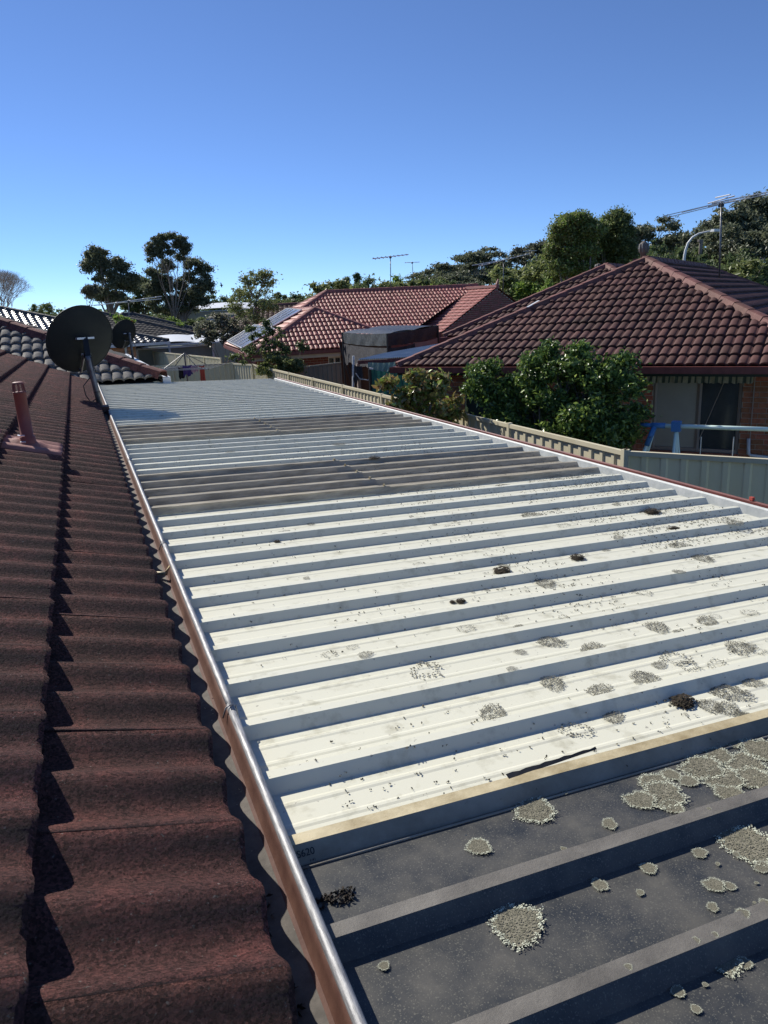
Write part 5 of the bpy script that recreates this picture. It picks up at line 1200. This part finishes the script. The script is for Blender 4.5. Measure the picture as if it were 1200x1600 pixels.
ST = [('r1', 498, 432, 62, 62, 'rounded olive tree just behind the left end of the terracotta ridge'),
 ('r2', 575, 428, 66, 60, 'dark rounded tree behind the terracotta ridge, left of the white antenna'),
 ('r1', 640, 430, 64, 70, 'olive tree directly behind the small far antenna'),
 ('r3', 625, 424, 72, 50, 'bright green tree top between the two ridge antennas'),
 ('r2', 682, 428, 66, 56, 'dark tree at the right end of the terracotta ridge'),
 ('c1', 545, 424, 110, 14, 'small upright conifer poking up left of the white antenna'),
 ('c1', 560, 418, 112, 12, 'narrow pointed conifer tip left of the white antenna'),
 ('g1', 700, 402, 100, 62, 'gum tree on the rising skyline left of the gable antenna'),
 ('g2', 750, 378, 104, 76, 'tall rounded gum above the brick gable, with sky gaps'),
 ('g1', 668, 412, 120, 50, 'smaller far gum at the left foot of the wooded rise'),
 ('g2', 725, 398, 125, 60, 'far gum behind the tall rounded one'),
 ('r1', 790, 412, 60, 80, 'olive tree behind the gable antenna head'),
 ('r3', 820, 420, 56, 70, 'yellow green tree right of the gable antenna'),
 ('g3', 845, 368, 88, 70, 'grey gum rising left of the two big green trees'),
 ('r3', 858, 430, 40, 40, 'light green low foliage left of the red brown roof hip'),
 ('g2', 1010, 338, 78, 66, 'tall gum right of the big green trees with gappy crown'),
 ('g1', 985, 360, 82, 40, 'gum tucked behind the right big green tree'),
 ('g1', 1068, 358, 90, 44, 'gum behind the curved street lamp'),
 ('g3', 1045, 385, 86, 50, 'grey gum left of the curved street lamp'),
 ('g2', 1125, 322, 74, 70, 'large gum behind the tall roof antenna'),
 ('g1', 1170, 300, 76, 90, 'largest gum at the right edge of the skyline'),
 ('g2', 1205, 290, 80, 90, 'gum cut off by the right edge of the photo'),
 ('g3', 1095, 372, 70, 50, 'lower gum between the street lamp and roof antenna'),
 ('g2', 1150, 350, 68, 80, 'lower gum mass right of the roof antenna mast'),
 ('g1', 1200, 340, 66, 70, 'lower gum at the right edge behind the red brown roof'),
 ('r2', 1110, 398, 55, 90, 'dark round tree low behind the tall roof antenna'),
 ('r1', 1180, 402, 52, 80, 'olive bushy tree low at the right edge'),
 ('r2', 1050, 380, 60, 70, 'dark tree behind the roof ridge near the cowl'),
 ('r2', 345, 452, 110, 40, 'small dark tree right of the wide dense gum'),
 ('r1', 445, 458, 100, 60, 'low olive tree between sparse tree and terracotta roof'),
 ('c1', 436, 448, 120, 10, 'narrow dark tip above the low trees, right of sparse tree'),
 ('c1', 446, 452, 124, 10, 'second narrow tip right beside its twin above low trees'),
 ('r2', 600, 436, 90, 60, 'dark tree between the two olive ones behind the terracotta ridge'),
 ('g3', 520, 440, 120, 50, 'pale grey gum far behind the rounded olive tree'),
 ('r1', 655, 428, 95, 70, 'olive tree further behind the small far antenna'),
 ('g1', 720, 420, 80, 70, 'lower gum just above the terracotta ridge end'),
 ('g2', 775, 410, 110, 60, 'far gum between rounded gum and gable antenna'),
 ('r2', 835, 400, 75, 60, 'dark tree filling the gap before the big green pair'),
 ('g2', 858, 385, 95, 40, 'gum behind the left big green tree'),
 ('r2', 1080, 390, 80, 80, 'dark tree low behind the curved street lamp'),
 ('g1', 1035, 366, 110, 50, 'far gum on the skyline left of the street lamp'),
 ('r2', 405, 462, 130, 70, 'far dark tree seen through the sparse tree'),
 ('g1', 350, 462, 140, 50, 'far gum just right of the small dark tree'),
 ('r2', 20, 478, 160, 50, 'far dark tree below the leafless tree'),
 ('r2', 200, 482, 150, 60, 'far hill tree between the two big gums'),
 ('r2', 90, 482, 170, 60, 'low far tree on the left skyline by the tiny antenna'),
 ('r2', 380, 458, 115, 60, 'dark low tree behind the sparse tree'),
 ('r2', 470, 452, 90, 50, 'dark tree left of the rounded olive tree'),
 ('r1', 530, 440, 84, 50, 'olive tree between rounded trees behind the ridge'),
 ('r2', 420, 470, 85, 60, 'dark low foliage right behind the sparse tree'),
 ('r1', 60, 466, 140, 30, 'tiny far tree on the left skyline above glittering roof'),
 ('r2', 108, 476, 120, 34, 'far hilltop tree left of the large dish'),
 ('r1', 128, 480, 115, 40, 'far olive tree behind the top of the large dish'),
 ('r2', 300, 488, 88, 60, 'dark bush mass below the wide dense gum'),
 ('r3', 275, 488, 70, 46, 'light green bush over the grey brown roof ridge'),
 ('r2', 240, 480, 95, 60, 'dark foliage behind the grey brown roof'),
 ('r2', 165, 488, 95, 60, 'dark low foliage below the humped gum'),
 ('r2', 350, 478, 105, 50, 'dark tree over the distant pale roofed building'),
 ('r1', 905, 400, 50, 90, 'olive foliage below the big green pair, behind the roof hip'),
 ('r2', 960, 390, 50, 70, 'dark foliage below the right big green tree'),
 ('r2', 760, 440, 55, 80, 'dark low tree behind the brick gable'),
 ('r2', 1010, 392, 52, 60, 'dark foliage just behind the roof apex')]
for s_ in ST: sky_tree(*s_)
tree_px('leafy_tree', 'big bright green fine leaved tree behind the roof, left of a pair', 905, 44,
        [(900, 348, 20, 14), (880, 365, 16, 14), (910, 370, 24, 18), (890, 395, 24, 18), (915, 400, 20, 18), (925, 355, 14, 14), (880, 420, 20, 14), (868, 385, 10, 16), (910, 425, 22, 12), (888, 342, 8, 6)], None, M['bark'], .16, 110, 34, .34, .22, 41, fork=.3, mats=[M['leaf_olive'], M['leaf_green']], mix=.25)
tree_px('leafy_tree', 'big dark green fine leaved tree behind the roof, right of a pair', 958, 46,
        [(955, 348, 12, 12), (968, 358, 12, 14), (945, 372, 18, 16), (970, 382, 15, 18), (950, 400, 24, 16), (975, 405, 14, 14), (940, 415, 20, 12), (962, 340, 7, 6)], None, M['bark'], .16, 110, 34, .34, .22, 42, fork=.3, mats=[M['leaf_dark'], M['leaf_olive']], mix=.3)
# far wooded hills as one mass
V = []; Fc = []
hills = B()
xs = np.linspace(-500, 900, 90)
V = []; 
for j, (dy, hh) in enumerate(((330, 0), (400, 8), (520, 14), (700, 6))):
    for x in xs: V.append((x, dy, GZ + hh * (1 + .35 * noise.noise(Vector((x * .01, j, 0)))) * min(1, max(0.25, (x + 250) / 600))))
for j in range(3):
    for i in range(89): a = j * 90 + i; Fc.append((a, a + 1, a + 91, a + 90))
mesh_obj('hills', V, Fc, M['leaf_dark'], kind='structure', smooth=True)
rs = np.random.RandomState(5); cc = []; rr = []
for i in range(900):
    x = rs.uniform(-330, 800); yy = rs.uniform(330, 520); hh = GZ + 8 * min(1, max(.25, (x + 250) / 600)) + (yy - 400) * .05; s_ = rs.uniform(4, 8); cc.append((x, yy, hh + rs.uniform(-1, 3.0))); rr.append((s_, s_, s_ * .6))
me = leaf_cloud('far_wood', cc, rr, 26, 2.2, M['leaf_dark'], 6, aspect=.8, up=.6); o = link('far_wood', me); meta(o, 'far wooded hillside of low dark trees along the horizon', 'woodland', kind='stuff')
# small bird in the sky
bp_ = atd(346, 446, 55); bb = B(); bb.tube([bp_ - Vector((.12, 0, 0)), bp_, bp_ + Vector((.12, 0, .02))], [.01, .05, .02], 6); bb.quad(bp_ + Vector((-.05, 0, .02)), bp_ + Vector((.05, 0, .02)), bp_ + Vector((.02, .1, .2)), bp_ + Vector((-.04, .1, .2))); bb.quad(bp_ + Vector((-.05, 0, .02)), bp_ + Vector((.05, 0, .02)), bp_ + Vector((.02, -.1, -.14)), bp_ + Vector((-.04, -.1, -.14)))
o = bb.build('bird', M['black']); me = o.data; me.transform(Matrix.Translation(-bp_)); o.location = bp_; meta(o, 'tiny dark bird flying right of the dense gum tree', 'bird')
